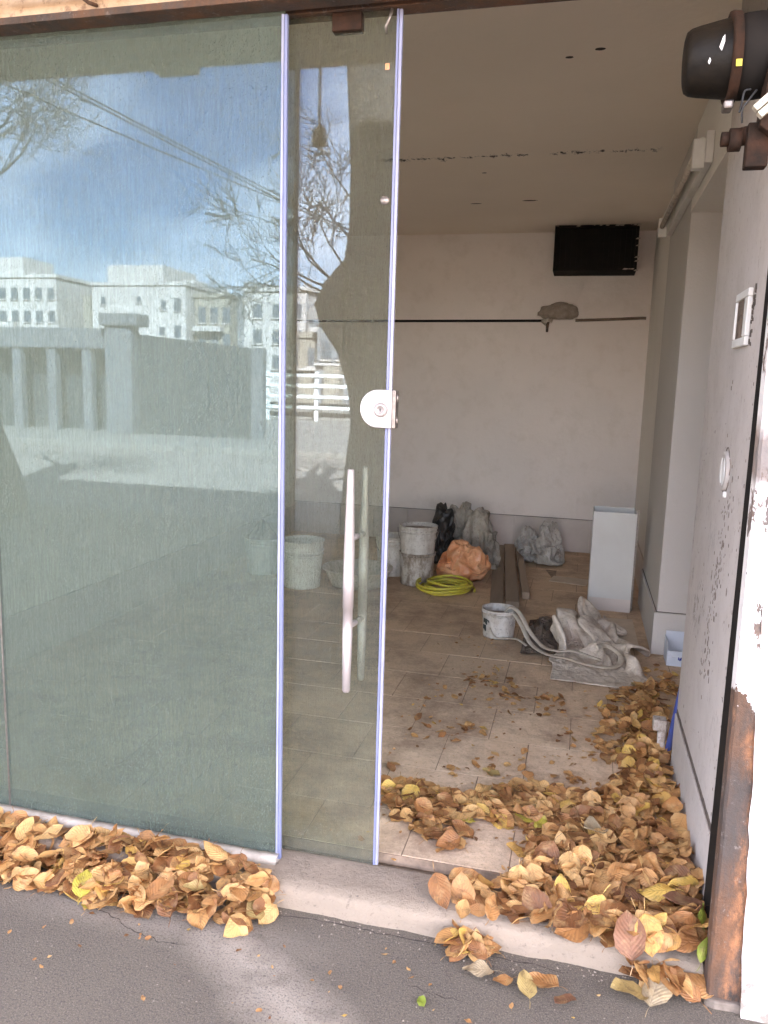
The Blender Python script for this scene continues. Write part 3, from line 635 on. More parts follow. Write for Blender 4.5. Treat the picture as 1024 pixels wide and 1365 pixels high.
def soft(key, loc, sx, sy, sz, rz=0):
    v, fs = SHAPES[key]; M4 = Matrix.Translation(loc) @ Matrix.Rotation(rz, 4, 'Z')
    me = bpy.data.meshes.new(key); me.from_pydata([tuple(M4 @ Vector((a*sx, b*sy, max(c, .002)*sz))) for a, b, c in v], [], fs); me.update()
    me.polygons.foreach_set('use_smooth', [True]*len(me.polygons)); return me
def settle(name, me, m, label, cat, th=0):
    o = tag(obj(name, me, m), label, cat); q = o.modifiers.new('smooth', 'SUBSURF'); q.levels = q.render_levels = 1
    if th: t_ = o.modifiers.new('thick', 'SOLIDIFY'); t_.thickness = th; t_.offset = 1
    return o
def blob(c, sx, sy, sz, seed, sub=4, amp=.35, fr_=2.2, fold=.5, zmin=ZF+.002, sharp=True, lean=(0, 0)):
    bm = bmesh.new(); bmesh.ops.create_icosphere(bm, subdivisions=sub, radius=1)
    off = Vector((seed*3.1, seed*1.7, seed*.9))
    for v in bm.verts:
        p = v.co.copy(); q = p*fr_+off
        wq = q+Vector((noise.noise(q*1.1), noise.noise(q*1.1+Vector((5, 0, 0))), noise.noise(q*1.1+Vector((0, 9, 0)))))*.7
        d = noise.noise(q*.6)*amp
        d += fold*.30*max(0, 1-3.2*abs(noise.noise(wq*.8)))**2
        d += fold*.16*max(0, 1-3.2*abs(noise.noise(wq*1.7+Vector((7, 0, 0)))))**2
        d -= fold*.10*abs(noise.noise(wq*3.3))
        d += .012*noise.noise(q*6)
        p = p*(1+d)
        zz = max(-.93, p.z)
        base = 1+.28*max(0, -zz)
        v.co = Vector((p.x*sx*base+lean[0]*(zz+1)*.5, p.y*sy*base+lean[1]*(zz+1)*.5, (zz+.93)/1.93*sz*1.05))
    me = bpy.data.meshes.new('crumple'); bm.to_mesh(me); bm.free()
    me.polygons.foreach_set('use_smooth', [True]*len(me.polygons))
    me.transform(Matrix.Translation((c[0], c[1], zmin))); return me
settle('orange_bag', soft('orange', (-.80, 3.66, ZF), .93, .85, 1.38, .5), M['orange'], 'crumpled orange plastic bag beside stacked buckets and yellow hose', 'bag')
settle('black_bag', soft('black', (-1.04, 4.12, ZF), .70, .70, 1.18), M['blackbag'], 'small black bag behind the buckets above the orange bag', 'bag')
settle('plastic_bundle', soft('grey', (-.22, 4.42, ZF), .66, .66, 1.16, .4), M['greybag'], 'crumpled grey plastic bundle against the back wall right of planks', 'bag')
settle('plastic_wad', soft('black', (-.37, 4.50, ZF), .55, .55, .72, 2.0), M['greybag'], 'smaller dark grey plastic wad left of the larger grey bundle', 'bag')
# draped cloths: a grid over a quadrilateral, with folds
def drape(corners, hf, nu=60, nv=40, th=.004, edge=.03, seed=0):
    A, B, D, E_ = [Vector((a[0], a[1], 0)) for a in corners]; vs = []
    for j in range(nv+1):
        for i in range(nu+1):
            u, v = i/nu, j/nv
            p = A*(1-u)*(1-v)+B*u*(1-v)+D*u*v+E_*(1-u)*v
            w2 = Vector((noise.noise(Vector((u*3, v*3, seed))), noise.noise(Vector((u*3, v*3, seed+7))), 0))*edge
            p = p+w2; z = hf(u, v)
            vs.append((p.x, p.y, ZF+.004+max(0, z)))
    fs = [(j*(nu+1)+i, j*(nu+1)+i+1, (j+1)*(nu+1)+i+1, (j+1)*(nu+1)+i) for j in range(nv) for i in range(nu)]
    return MB().add(vs, fs, True)
def ridge(x): return (1-abs(sin(x)))**2
settle('woven_sack', soft('sack', (.155, 2.215, ZF+.002), .88, 1.14, 1.0, 0), M['sack'], 'flattened dirty white woven sack crumpled on the floor among leaves', 'sack', .003)
def hfr(u, v): return .07*math.exp(-(((u-.5)/.35)**2+((v-.5)/.4)**2))*(1+.8*noise.noise(Vector((u*5, v*5, 1))))+.03*ridge(6*u+9*v+2*noise.noise(Vector((u*4, v*4, 6))))*4*v*(1-v)
o = obj('dark_rag', drape(((-.25, 2.10), (-.07, 2.08), (-.06, 2.85), (-.24, 2.75)), hfr, 50, 50, seed=5), M['rag']); tag(o, 'dark brown rag on the floor between paint bucket and sack', 'rag')
settle('grey_cloth', soft('cloth', (-.72, 4.05, ZF), .56, .62, .98, -.15), M['greycloth'], 'grey stained cloth draped over a heap behind the orange bag', 'cloth', .004)
settle('cloth_bundle', soft('black', (-.93, 4.36, ZF), .8, .7, 1.16, 3.6), M['greycloth'], 'brownish grey cloth heap against back wall behind the black bag', 'cloth')
# sheet-metal duct box, open on top
dx = thing('sheet_metal_duct', (.255, 3.25, ZF), 'tall open topped white sheet metal duct standing on floor', 'duct')
x0, x1, y0, y1, z0, z1 = .108, .378, 3.15, 3.385, ZF+.001, .735; th = .004
obj('front_sheet', MB().box(x0, x1, y0, y0+th, z0, z1), M['enamel'], dx, .001)
obj('back_sheet', MB().box(x0, x1, y1-th, y1, z0, z1+.004), M['enamel'], dx, .001)
obj('side_sheet', MB().box(x0, x0+th, y0+th+.0003, y1-th-.0003, z0, z1), M['enamel'], dx)
obj('side_sheet', MB().box(x1-th, x1, y0+th+.0003, y1-th-.0003, z0, z1), M['enamel'], dx)
obj('folded_flange', MB().box(x1+.0005, x1+.016, y0+.05, y0+.053, z0, z1+.015), M['steel_dark'], dx)
obj('bottom_band', MB().box(x0+.001, x1-.001, y0-.003, y0-.0005, z0, z0+.085), M['skirt'], dx)
# floor cards
for (pts4, lab) in ((((-.17, 3.84), (.10, 3.78), (.12, 3.98), (-.14, 4.02)), 'small dusty beige card on floor left of duct'), (((.20, 2.40), (.39, 2.43), (.385, 2.98), (.215, 2.96)), 'long dusty beige card on floor in front of duct')):
    tag(obj('floor_card', MB().prism(list(pts4), 'z', ZF+.001, ZF+.006), M['card']), lab, 'card')
# paint bucket with strips
pb = bucket((-.398, 2.39, ZF), .098, .165, M['bucket'], 'small white paint bucket with torn rim and cloth strip', .9, fill=.72, wob=.05, rings=(.93,), handle_a=-.4)
for i, (aa, zz, w_, hh) in enumerate(((-2.55, .085, .034, .030), (-2.6, .045, .030, .032), (-2.2, .098, .014, .012))):
    mb = MB(); vs = []; n = 6; rr = .093+.0045*zz/.165
    for k in range(n+1):
        a = aa+k/n*w_/.095; vs += [(-.398+(rr+.004)*cos(a), 2.39+(rr+.004)*sin(a), ZF+zz+.006*sin(k)), (-.398+(rr+.005)*cos(a), 2.39+(rr+.005)*sin(a), ZF+zz+hh)]
    mb.add(vs, [(2*k, 2*k+2, 2*k+3, 2*k+1) for k in range(n)]); obj('label_patch', mb, M['ink'], pb)
def spline(P, n=12):
    P = [Vector(p) for p in P]; out = []
    for i in range(len(P)-1):
        p0, p1, p2, p3 = P[max(i-1, 0)], P[i], P[i+1], P[min(i+2, len(P)-1)]
        for k in range(n):
            t_ = k/n; out.append(.5*((2*p1)+(p2-p0)*t_+(2*p0-5*p1+4*p2-p3)*t_*t_+(3*p1-p0-3*p2+p3)*t_**3))
    return out+[P[-1]]
st = thing('cloth_strip', (-.1, 2.2, ZF), 'long pale cloth strips running from paint bucket over the sack', 'cloth')
obj('strip', MB().tube(spline([(-.375, 2.36, .215), (-.335, 2.36, .262), (-.28, 2.33, .245), (-.21, 2.26, .16), (-.13, 2.16, .115), (-.05, 2.05, .135), (.04, 2.00, .16), (.12, 1.97, .15), (.17, 1.98, .135)]), .016, 8, flat=.35), M['strip'], st)
obj('strip', MB().tube(spline([(-.36, 2.34, .20), (-.315, 2.33, .235), (-.26, 2.27, .19), (-.20, 2.18, .12), (-.11, 2.07, .105), (.0, 1.96, .13), (.10, 1.90, .13), (.20, 1.90, .125), (.26, 1.98, .12), (.27, 2.08, .14), (.20, 2.12, .17), (.15, 2.05, .18)]), .015, 8, flat=.35), M['strip'], st)
obj('strip', MB().tube(spline([(-.44, 2.29, .15), (-.40, 2.285, .10), (-.33, 2.29, .10), (-.27, 2.22, .12), (-.22, 2.16, .11)]), .008, 8, flat=.4), M['strip'], st)
# carton beside the pier
cb = thing('small_carton', (.6, 2.2, ZF), 'small white open carton with dark blue mark beside pier foot', 'carton')
x0, x1, y0, y1 = .512, .70, 2.165, 2.315
obj('carton_front', MB().box(x0, x1, y0, y0+.003, ZF+.001, ZF+.082), M['brick_w'], cb)
obj('carton_side', MB().box(x0, x0+.003, y0+.0035, y1, ZF+.001, ZF+.125), M['brick_w'], cb)
obj('carton_back', MB().box(x0+.0035, x1, y1-.003, y1, ZF+.001, ZF+.150), M['brick_w'], cb)
obj('carton_bottom', MB().box(x0+.0035, x1, y0+.0035, y1-.0035, ZF+.001, ZF+.004), M['grime'], cb)
obj('carton_flap', MB().add([(x0+.01, y0-.001, ZF+.083), (x1, y0-.001, ZF+.083), (x1, y0-.03, ZF+.063), (x0+.02, y0-.032, ZF+.061)], [(0, 1, 2, 3)]), M['brick_w'], cb)
mb = MB(); z = ZF+.036
for k, (dx_, h_) in enumerate(((0, .016), (.007, .010), (.012, .019), (.020, .013), (.028, .021), (.036, .017), (.044, .014))):
    mb.box(.568+dx_, .568+dx_+.006, y0-.0012, y0-.0003, z-.004*(k % 2), z+h_)
obj('blue_mark', mb, M['blueink'], cb)
# blue pole and plaster-crusted bar leaning by the jamb
tag(obj('blue_pole', MB().tube([(.405, 1.02, ZF+.012), (.452, 1.10, .36), (.47, 1.13, .44)], .0125, 10), M['bluep']), 'dark blue pole leaning in the corner behind white jamb', 'pole')
tag(obj('plaster_float', MB().tube([(.378, 1.0, ZF+.01), (.385, 1.06, .15), (.392, 1.09, .21)], [.012, .018, .024], 8, flat=.6).box(.35, .40, 1.05, 1.10, .18, .225), M['bucket2'], None, .004), 'plaster crusted trowel upright in the leaves beside blue pole', 'tool')
# AC box
ac = thing('vent_box', (0, 4.9, 2.48), 'black louvred vent box high on back wall below the ceiling', 'vent')
x0, x1, y0, z0, z1 = -.322, .336, 4.74, 2.47, 2.826
obj('housing', MB().box(x0, x1, y0+.045, YB-.001, z0, z1), M['black'], ac)
for b in ((x0, x1, z0, z0+.022), (x0, x1, z1-.022, z1), (x0, x0+.022, z0+.0225, z1-.0225), (x1-.022, x1, z0+.0225, z1-.0225)):
    obj('frame_bar', MB().box(b[0], b[1], y0, y0+.0445, b[2], b[3]), M['black'], ac, .002)
for k in range(14):
    xx = x0+.045+k*.0435; obj('louvre', MB().box(xx-.004, xx+.004, y0+.020, y0+.044, z0+.0235, z1-.0235), M['black'], ac)
mb = MB(); random.seed(5)
for k in range(26):
    u = random.random(); s = random.uniform(.003, .012)
    if k < 13: a, b = x0+u*(x1-x0), z1-.004
    elif k < 20: a, b = x1-.006, z0+u*(z1-z0)
    else: a, b = x0+random.choice((.02, .55, .6))+u*.04, z0+.012
    mb.prism([(a-s*1.6, b-s*.5), (a+s, b-s*.7), (a+s*1.8, b+s*.3), (a-s*.4, b+s*.5)], 'y', y0-.0022, y0-.0006)
tag(obj('plaster_flakes', mb, M['sill'], ac), kind='stuff')
# pipe and junction lump
pp = thing('wall_pipe', (-.9, 5.03, 2.09), 'dark thin pipe running horizontally across the back wall', 'pipe')
obj('pipe', MB().tube(spline([(XL+.01, 5.037, 2.075), (-1.6, 5.036, 2.083), (-.4, 5.037, 2.095)], 6), .0105, 8), M['black'], pp)
obj('pipe_end', MB().tube(spline([(-.12, 5.035, 2.10), (.2, 5.034, 2.112), (.40, 5.036, 2.122), (.457, 5.036, 2.122)], 6), [.012]*18+[.014], 8), M['rag'], pp)
me = blob((0, 0), .155, .05, .13, 5.5, 4, .25, 2.5, .3, zmin=0); me.transform(Matrix.Translation((-.262, 4.995, 2.105)))
jb = tag(obj('junction_box', me, M['mix']), 'lumpy plaster covered junction box on the wall pipe', 'junction box')
vv = thing('pipe_valve', (-.348, 4.98, 2.03), 'small rusty tap hanging below the plastered junction box', 'valve')
obj('valve_body', MB().tube([(-.40, 4.99, 2.095), (-.37, 4.985, 2.075), (-.34, 4.985, 2.10), (-.31, 4.99, 2.09)], [.015, .028, .03, .016], 10), M['bucket2'], vv)
obj('spout', MB().tube([(-.348, 4.975, 2.08), (-.350, 4.965, 2.03), (-.350, 4.962, 1.995)], [.016, .012, .010], 10), M['rust'], vv)
# fluorescent fitting
fl = thing('fluorescent_fitting', (.43, 2.4, 2.6), 'white fluorescent batten without tube high on right side wall', 'lamp')
LA, LB = 1.66, 3.30
obj('tray', MB().box(.425, .459, LA, LB, 2.47, 2.60), M['plastic_w'], fl, .004)
obj('end_cap', MB().box(.375, .4245, LA-.012, LA+.035, 2.445, 2.565), M['plastic_w'], fl, .004)
obj('end_cap', MB().box(.375, .4245, LB-.035, LB+.005, 2.46, 2.57), M['plastic_w'], fl, .004)
obj('tube', MB().tube([(.395, LA+.036, 2.52), (.395, LB-.036, 2.52)], .0145, 12), M['sill'], fl)
obj('gear_cover', MB().box(.405, .4245, LA+.04, LB-.04, 2.545, 2.585), M['plastic_w'], fl, .003)
# intercom frame and socket hole on the jamb
ic = thing('intercom_frame', (.41, .38, 1.65), 'white rectangular intercom frame with empty dark centre on jamb', 'intercom')
yA, yB, zA, zB = .262, .445, 1.636, 1.788; X0 = .406
for b in ((yA, yB, zA, zA+.024), (yA, yB, zB-.022, zB), (yA, yA+.045, zA+.0245, zB-.0225), (yB-.010, yB, zA+.0245, zB-.0225)):
    obj('frame_bar', MB().box(X0, .4193, b[0], b[1], b[2], b[3]), M['plastic_w'], ic, .003)
obj('empty_back', MB().box(.412, .4195, yA+.0455, yB-.0105, zA+.025, zB-.023), M['rag'], ic)
mb = MB(); random.seed(12)
for k in range(24):
    a, b, s = random.uniform(yA-.030, yA-.002), random.uniform(zA, zB), random.uniform(.003, .009)
    mb.prism([(a-s, b-s), (a+s, b-s*.6), (a+s*.8, b+s), (a-s*.7, b+s*.8)], 'x', .4175, .4197)
tag(obj('torn_paint', mb, M['grime'], ic), kind='stuff')
mb = MB(); random.seed(31)
for k in range(150):
    c_ = random.random(); a = random.gauss(.47-.12*c_, .045); b = .62+.62*c_+random.gauss(0, .04); s_ = random.uniform(.0012, .0055); n_ = 6
    if not .10 < a < .93: continue
    q0 = random.random()*6; mb.prism([(a+s_*random.uniform(.5, 1.2)*cos(q0+q*pi/3), b+s_*random.uniform(.8, 2.6)*sin(q0+q*pi/3)) for q in range(n_)], 'x', .4188, .4197)
for k in range(60):
    a = random.uniform(.09, .15) if k % 2 else random.uniform(.10, .9); b = random.uniform(.34, 1.6); s_ = random.uniform(.001, .004)
    mb.prism([(a-s_, b-s_*1.5), (a+s_*.8, b-s_), (a+s_, b+s_*1.2), (a-s_*.6, b+s_*1.9)], 'x', .4190, .4197)
M['spall'] = simple('spalled_paint', (.26, .21, .175), (.13, .10, .085), 50, .95)
tag(obj('spalled_paint', mb, M['spall'], jamb), kind='stuff')
sk = thing('wall_socket_hole', (.42, .41, 1.28), 'round broken wall socket recess with white plastic remains', 'socket')
Rx = Matrix.Rotation(radians(-90), 4, 'Y')
obj('ring', MB().lathe([(.060, 0), (.058, .010), (.047, .012), (.045, .002)], (.4205, .415, 1.28), 22, .06, Rx), M['jamb'], sk)
obj('recess', MB().lathe([(.046, .0015), (.001, .0015)], (.4198, .415, 1.28), 22, .05, Rx), M['rag'], sk)
obj('plastic_flap', MB().prism([(.375, 1.265), (.40, 1.235), (.425, 1.25), (.42, 1.30), (.395, 1.325)], 'x', .4085, .4125), M['plastic_w'], sk, .002)
obj('plastic_flap', MB().prism([(.44, 1.24), (.455, 1.26), (.455, 1.31), (.443, 1.325)], 'x', .4095, .4125), M['plastic_w'], sk, .001)
obj('broken_edge', MB().tube([(.4195, .415+.062*cos(a)*(1+.10*sin(5*a)), 1.28+.064*sin(a)*(1+.09*cos(4*a))) for a in [k*2*pi/26 for k in range(26)]], .0022, 5, closed=True), M['spall'], sk)
obj('screw_boss', MB().lathe([(.010, 0), (.009, .008), (.001, .009)], (.4198, .385, 1.213), 12, 0, Rx), M['plastic_w'], sk)

# shutter motor on the right
mo = thing('shutter_motor', (.25, -.1, 2.2), 'black cylindrical shutter motor with yellow sticker at top right', 'motor')
mt = Matrix.Rotation(radians(90-2.5), 4, 'Y')
mc = (.165, -.1, 2.222)
obj('body', MB().lathe([(.001, 0), (.050, 0), (.060, .003), (.066, .012), (.070, .03), (.079, .088)], mc, 40, mat=mt), M['motor'], mo)
obj('clamp_ring', MB().lathe([(.079, .088), (.090, .088), (.092, .094), (.090, .108), (.079, .108)], mc, 40, mat=mt), M['dark_rust'], mo)
obj('rear_body', MB().lathe([(.079, .108), (.084, .116), (.085, .150), (.083, .168), (.001, .170)], mc, 40, mat=mt), M['black'], mo)
obj('clamp_lug', MB().box(.252, .272, -.125, -.085, 2.118, 2.136), M['steel_dark'], mo, .004)
obj('yellow_sticker', MB().add([(.260, -.192, 2.178), (.272, -.192, 2.178), (.272, -.189, 2.193), (.260, -.189, 2.193)], [(0, 1, 2, 3)]), M['hose'], mo)
obj('paint_smear', MB().add([(.226, -.1795, 2.222), (.231, -.181, 2.214), (.236, -.1815, 2.232), (.235, -.181, 2.246), (.231, -.180, 2.240)], [(0, 1, 2, 3, 4)]), M['plastic_w'], mo)
obj('paint_smear', MB().add([(.206, -.1775, 2.195), (.209, -.1775, 2.190), (.212, -.178, 2.198), (.209, -.178, 2.204)], [(0, 1, 2, 3)]), M['plastic_w'], mo)
pl = obj('mounting_plate', MB().prism([(.318, 2.06), (.40, 2.00), (.47, 2.05), (.47, 2.44), (.345, 2.44), (.335, 2.30)], 'y', -.19, -.130), M['dark_rust'], mo, .003)
obj('lower_bracket', MB().box(.300, .345, -.165, -.13, 1.985, 2.075), M['dark_rust'], mo, .003)
sp = MB().tube([(.252, -.13, 2.052), (.268, -.13, 2.052)], .015, 14).tube([(.268, -.13, 2.050), (.292, -.13, 2.050)], .024, 16).tube([(.292, -.13, 2.056), (.315, -.13, 2.060)], .019, 14)
obj('shaft', sp, M['dark_rust'], mo)
for k, (x, z) in enumerate(((.302, 2.088), (.312, 2.075))):
    mt2 = Matrix.Translation((x, -.20, z)) @ Matrix.Rotation(radians(-42), 4, 'Y')
    tb = obj('terminal_block', MB().box(0, .040, -.012, .008, -.007, .007, mt2), M['terminal'], mo, .002)
    for q in (.006, .018, .030):
        p = mt2 @ Vector((q, -.0125, 0)); obj('screw', MB().tube([(p.x, p.y+.002, p.z), (p.x, p.y-.001, p.z)], .003, 8), M['steel_dark'], tb)
for P in ([(.30, -.15, 2.145), (.287, -.155, 2.14), (.283, -.16, 2.115), (.279, -.165, 2.095)], [(.31, -.16, 2.14), (.295, -.17, 2.118), (.284, -.17, 2.10), (.287, -.16, 2.075)], [(.335, -.2, 2.105), (.345, -.205, 2.12), (.352, -.19, 2.15), (.35, -.17, 2.2)]):
    obj('wire', MB().tube(spline(P, 6), .0022, 6), M['cable'], mo)
obj('cable', MB().tube(spline([(.325, -.12, 2.29), (.335, -.13, 2.33), (.35, -.13, 2.39), (.36, -.13, 2.445)], 6), .009, 8), M['cable'], mo)
obj('cable', MB().tube(spline([(.345, -.195, 2.29), (.352, -.20, 2.33), (.362, -.2, 2.37), (.366, -.2, 2.43)], 6), .003, 6), M['plastic_w'], mo)

# small lamp hanging from the overhang (seen mirrored in the door)
hl = thing('hanging_lamp', (-1.13, -1.1, 2.48), 'small dark lantern hanging on a cord from the overhang', 'lamp')
obj('cord', MB().tube([(-1.13, -1.1, 2.925), (-1.13, -1.1, 2.53)], .006, 6), M['cable'], hl)
obj('shade', MB().lathe([(.008, .07), (.03, .05), (.032, -.01), (.026, -.012)], (-1.13, -1.1, 2.48), 14), M['steel_dark'], hl)

# ================================================================== STREET (behind the camera, seen mirrored in the glass)
M['panel'] = simple('grey_fence_sheet', (.030, .033, .033), (.04, .043, .043), 2, .7)
M['concrete'] = simple('pale_concrete', (.12, .122, .124), (.10, .10, .104), 2, .9)
M['b_white'] = simple('white_facade', (.42, .38, .35), (.34, .31, .285), .4, .9)
M['b_cream'] = simple('cream_facade', (.24, .21, .165), (.20, .17, .135), .4, .9)
M['b_grey'] = simple('grey_facade', (.17, .175, .18), (.14, .145, .15), .4, .9)
M['pane_dark'] = simple('dark_window', (.06, .075, .09), (.10, .11, .12), 1, .3)
M['rail'] = simple('white_railing_paint', (.66, .66, .64), (.55, .55, .53), 2, .7)
M['road'] = simple('dusty_road', (.23, .20, .17), (.18, .158, .134), 1.2, .9)
def clutter(b, x0, x1, d, z, seed):
    q = random.Random(seed)
    for k in range(5):
        x = q.uniform(x0+.4, x1-.8); h = q.uniform(.35, 1.1); w_ = q.uniform(.3, .9); y = -d-q.uniform(.5, 3)
        if k % 2: obj('roof_tank', MB().box(x, x+w_, y-.8, y, z+.002, z+h), M['b_grey'] if k == 1 else M['b_white'], b)
        else: obj('antenna', MB().tube([(x, y, z), (x, y, z+1.2+h)], .035, 5).box(x-.4, x+.4, y-.02, y+.02, z+h+.7, z+h+.76), M['b_grey'], b)
struct('road', MB().box(-150, 150, -290, -5.8, .0005, .004), M['road'])
struct('kerb', MB().box(-60, 30, -13.25, -13.05, -.01, .13), M['kerb'], bevel=.02)
struct('far_pavement', MB().box(-60, 30, -30, -13.26, -.01, .115), M['kerb'])
# boundary wall: beam on posts to the left, tall pillar, solid sheets to the right
fw = thing('boundary_wall', (-14, -16.2, .115), 'dark street wall with pale beam and posts left of a pillar', 'wall')
obj('beam', MB().box(-30, -11.75, -16.25, -15.95, 2.22, 2.74), M['concrete'], fw, .02)
obj('dark_infill', MB().box(-30, -11.75, -17.0, -16.8, .116, 2.3), M['panel'], fw)
for x in (-24.8, -22.9, -21.0, -19.2, -17.4, -15.6, -14.55, -13.5, -12.45): obj('post', MB().box(x-.13, x+.13, -16.2, -16.0, .116, 2.219), M['concrete'], fw)
gt = thing('wall_pillar', (-11.3, -15.9, .115), 'broad pale concrete pillar between posts and dark sheet fence', 'pillar')
obj('shaft', MB().box(-11.72, -10.98, -16.1, -15.7, .116, 2.78), M['concrete'], gt, .02)
obj('cap', MB().box(-11.82, -10.75, -16.2, -15.6, 2.781, 3.08), M['concrete'], gt, .03)
sf = thing('sheet_fence', (-9.3, -16, .115), 'dark grey sheet fence sloping down to the right of the pillar', 'fence')
n = 8
for i in range(n):
    xa = -10.96+i*3.1/n; xb = xa+3.1/n-.012
    za, zb = [2.60-.30*(x+10.96)/3.1 for x in (xa, xb)]
    obj('fence_sheet', MB().prism([(xa, .116), (xb, .116), (xb, zb), (xa, za)], 'y', -16.03-.01*(i % 2), -15.99-.01*(i % 2)), M['panel'], sf)
obj('end_post', MB().box(-7.86, -7.55, -16.1, -15.9, .116, 2.31), M['concrete'], sf)
rl = thing('white_railing', (-8, -26, .115), 'white painted horizontal railing across the street beside the fence', 'railing')
for z in (.62, 1.02, 1.42, 1.80): obj('rail', MB().box(-14, 4, -26.05, -25.98, z-.06, z+.06), M['rail'], rl)
for k in range(10): obj('post', MB().box(-13.6+k*1.9, -13.45+k*1.9, -26.1, -26.051, .116, 1.95), M['rail'], rl)
struct('low_wall', MB().box(-14, 4, -27.2, -26.9, .116, .75), M['kerb'])
def building(x0, x1, d, z1, depth, m, label, wins, extras=(), wm=None):
    b = thing('apartment_building', ((x0+x1)/2, -d, 0), label, 'building', 'buildings across the street')
    obj('wall', MB().box(x0, x1, -d-depth, -d, -.2, z1), m, b)
    obj('parapet', MB().box(x0-.15, x1+.15, -d-depth, -d+.15, z1+.002, z1+.35), m, b)
    cw = {}
    for (wx, wz, ww, wh) in wins:
        k = (ww, wh)
        if k not in cw: cw[k] = MB().box(-ww/2, ww/2, 0, .06, 0, wh).mesh('window'); cw[k].materials.append(wm or M['pane_dark'])
        o = bpy.data.objects.new('window', cw[k]); C.objects.link(o); o.parent = b; o.location = Vector((wx, -d+.001, wz))-b.location
    for e in extras: obj(e[0], MB().box(*e[1]), e[2], b)
    clutter(b, x0, x1, d, z1+.35, int(abs(x0*10)))
    for (wx, wz, ww, wh) in wins: obj('window_sill', MB().box(wx-ww/2-.1, wx+ww/2+.1, -d+.001, -d+.14, wz-.14, wz-.03), M['b_white'], b)
    return b
W = M['b_white']
building(-60.5, -52.9, 70, 11.4, 9, W, 'white flats with two window rows and a stair tower, far left', [(-60.5+1.2+k*1.45, z, .8, 1.1) for k in range(5) for z in (7.0, 9.3, 4.6)], [('stair_tower', (-61, -56.8, -75, -70.2, 11.751, 13.5), W), ('balcony', (-59.9, -57.4, -69.9, -69.0, 6.2, 6.9), W)])
building(-52.6, -48.9, 76, 9.4, 8, M['b_cream'], 'low cream building between two white apartment blocks', [(-51.8+k*1.3, 7.2, .6, .9) for k in range(3)])
building(-48.8, -38.4, 70, 10.6, 12, W, 'largest white building with big rooftop block, left of centre', [(-39.3, 8.2, .7, 1.2), (-39.3, 5.6, .7, 1.2), (-40.8, 8.3, .5, .9), (-41, 5.8, .6, .8), (-46, 7.0, .5, .7), (-43.5, 9.0, .5, .5), (-47.5, 8.8, .5, .7)], [('roof_block', (-47.6, -41.4, -78, -71, 10.96, 12.7), W), ('roof_tank', (-40.3, -39, -76, -73, 10.96, 11.5), W), ('side_block', (-49.6, -48.85, -75, -69.7, 0, 9.6), M['b_cream'])])
building(-38.2, -34.5, 71.5, 9.6, 8, M['b_cream'], 'cream building with stacked balconies adjoining the largest white one', [(-37.4+k*1.3, z, .8, 1.5) for k in range(3) for z in (7.2, 4.6)], [('balcony', (-38.0, -35.0, -71.3, -70.5, z, z+.5), W) for z in (6.3, 3.8)])
building(-34.3, -32.9, 74, 7.6, 6, W, 'small white house with flat roof between larger blocks', [(-33.6, 5.6, .6, .9)])
building(-32.8, -31.0, 80, 6.6, 6, M['b_cream'], 'lowest cream house behind the end of the sheet fence', [(-31.9, 4.9, .6, .8)])
building(-26.9, -21.6, 58, 8.6, 9, W, 'tall white block with a column of windows, right side', [(-25.7+k*1.65, z, .75, 1.05) for k in range(3) for z in (6.6, 4.6, 2.6)], [('stair_tower', (-26.8, -25.9, -60, -57.7, 8.96, 9.3), M['b_grey']), ('corner_strip', (-27.6, -26.95, -62, -58.3, 0, 8.2), M['b_grey'])])
building(-18.2, -16.0, 45, 4.3, 7, M['b_cream'], 'cream house with tall windows mirrored in the sliding door', [(-17.7, 2.6, .45, 1.1), (-16.6, 2.6, .45, 1.1), (-17.7, 1.0, .45, 1.1)], [('cornice', (-18.4, -15.9, -44.95, -44.6, 2.3, 2.45), W)])
building(-15.9, -13.6, 44, 5.0, 7, M['b_grey'], 'grey house with light cornice mirrored beside the tree trunk', [(-15.3, 3.0, .6, 1.0), (-14.3, 3.0, .6, 1.0)], [('cornice', (-16.0, -13.5, -43.95, -43.7, 2.6, 2.75), W), ('bay', (-15.2, -14.2, -43.98, -43.2, .2, 2.55), M['b_cream'])])
building(-13.4, -2, 46, 4.0, 7, M['b_cream'], 'long low cream house to the right of the grey house', [(-12.8+k*1.3, 2.3, .6, 1.1) for k in range(8)])
building(-31, -27.9, 82, 8.2, 8, M['b_grey'], 'distant grey block behind the tall white one', [(-30.2, 6.2, .6, .9), (-28.9, 6.2, .6, .9)])
# street trees
def branchset(mb, p, d, L, r, depth, rnd, ends=None):
    k = 4 if depth > 2 else 3; pts = [p.copy()]; rs = [r]; q = p.copy(); dd = d.copy()
    for i in range(k):
        dd = (dd+Vector((rnd.gauss(0, .13), rnd.gauss(0, .13), rnd.gauss(0, .10)+.03))).normalized()
        q = q+dd*L/k; pts.append(q.copy()); rs.append(r*(1-.5*(i+1)/k))
    mb.tube(pts, rs, 6 if depth > 2 else 4 if depth > 1 else 3, cap=False)
    if depth <= 0: return
    nb = rnd.choice((3, 4)) if depth > 1 else 5
    for j in range(nb):
        f = rnd.uniform(.35, 1); i = min(k-1, int(f*k)); base = pts[i].lerp(pts[i+1], f*k-i)
        ax = dd.cross(Vector((rnd.gauss(0, 1), rnd.gauss(0, 1), rnd.gauss(0, 1)))).normalized()
        nd = (Matrix.Rotation(rnd.uniform(.35, .95), 3, ax) @ dd).normalized()
        branchset(mb, base, nd, L*rnd.uniform(.55, .8), max(rs[-1]*.75, .0038), depth-1, rnd)
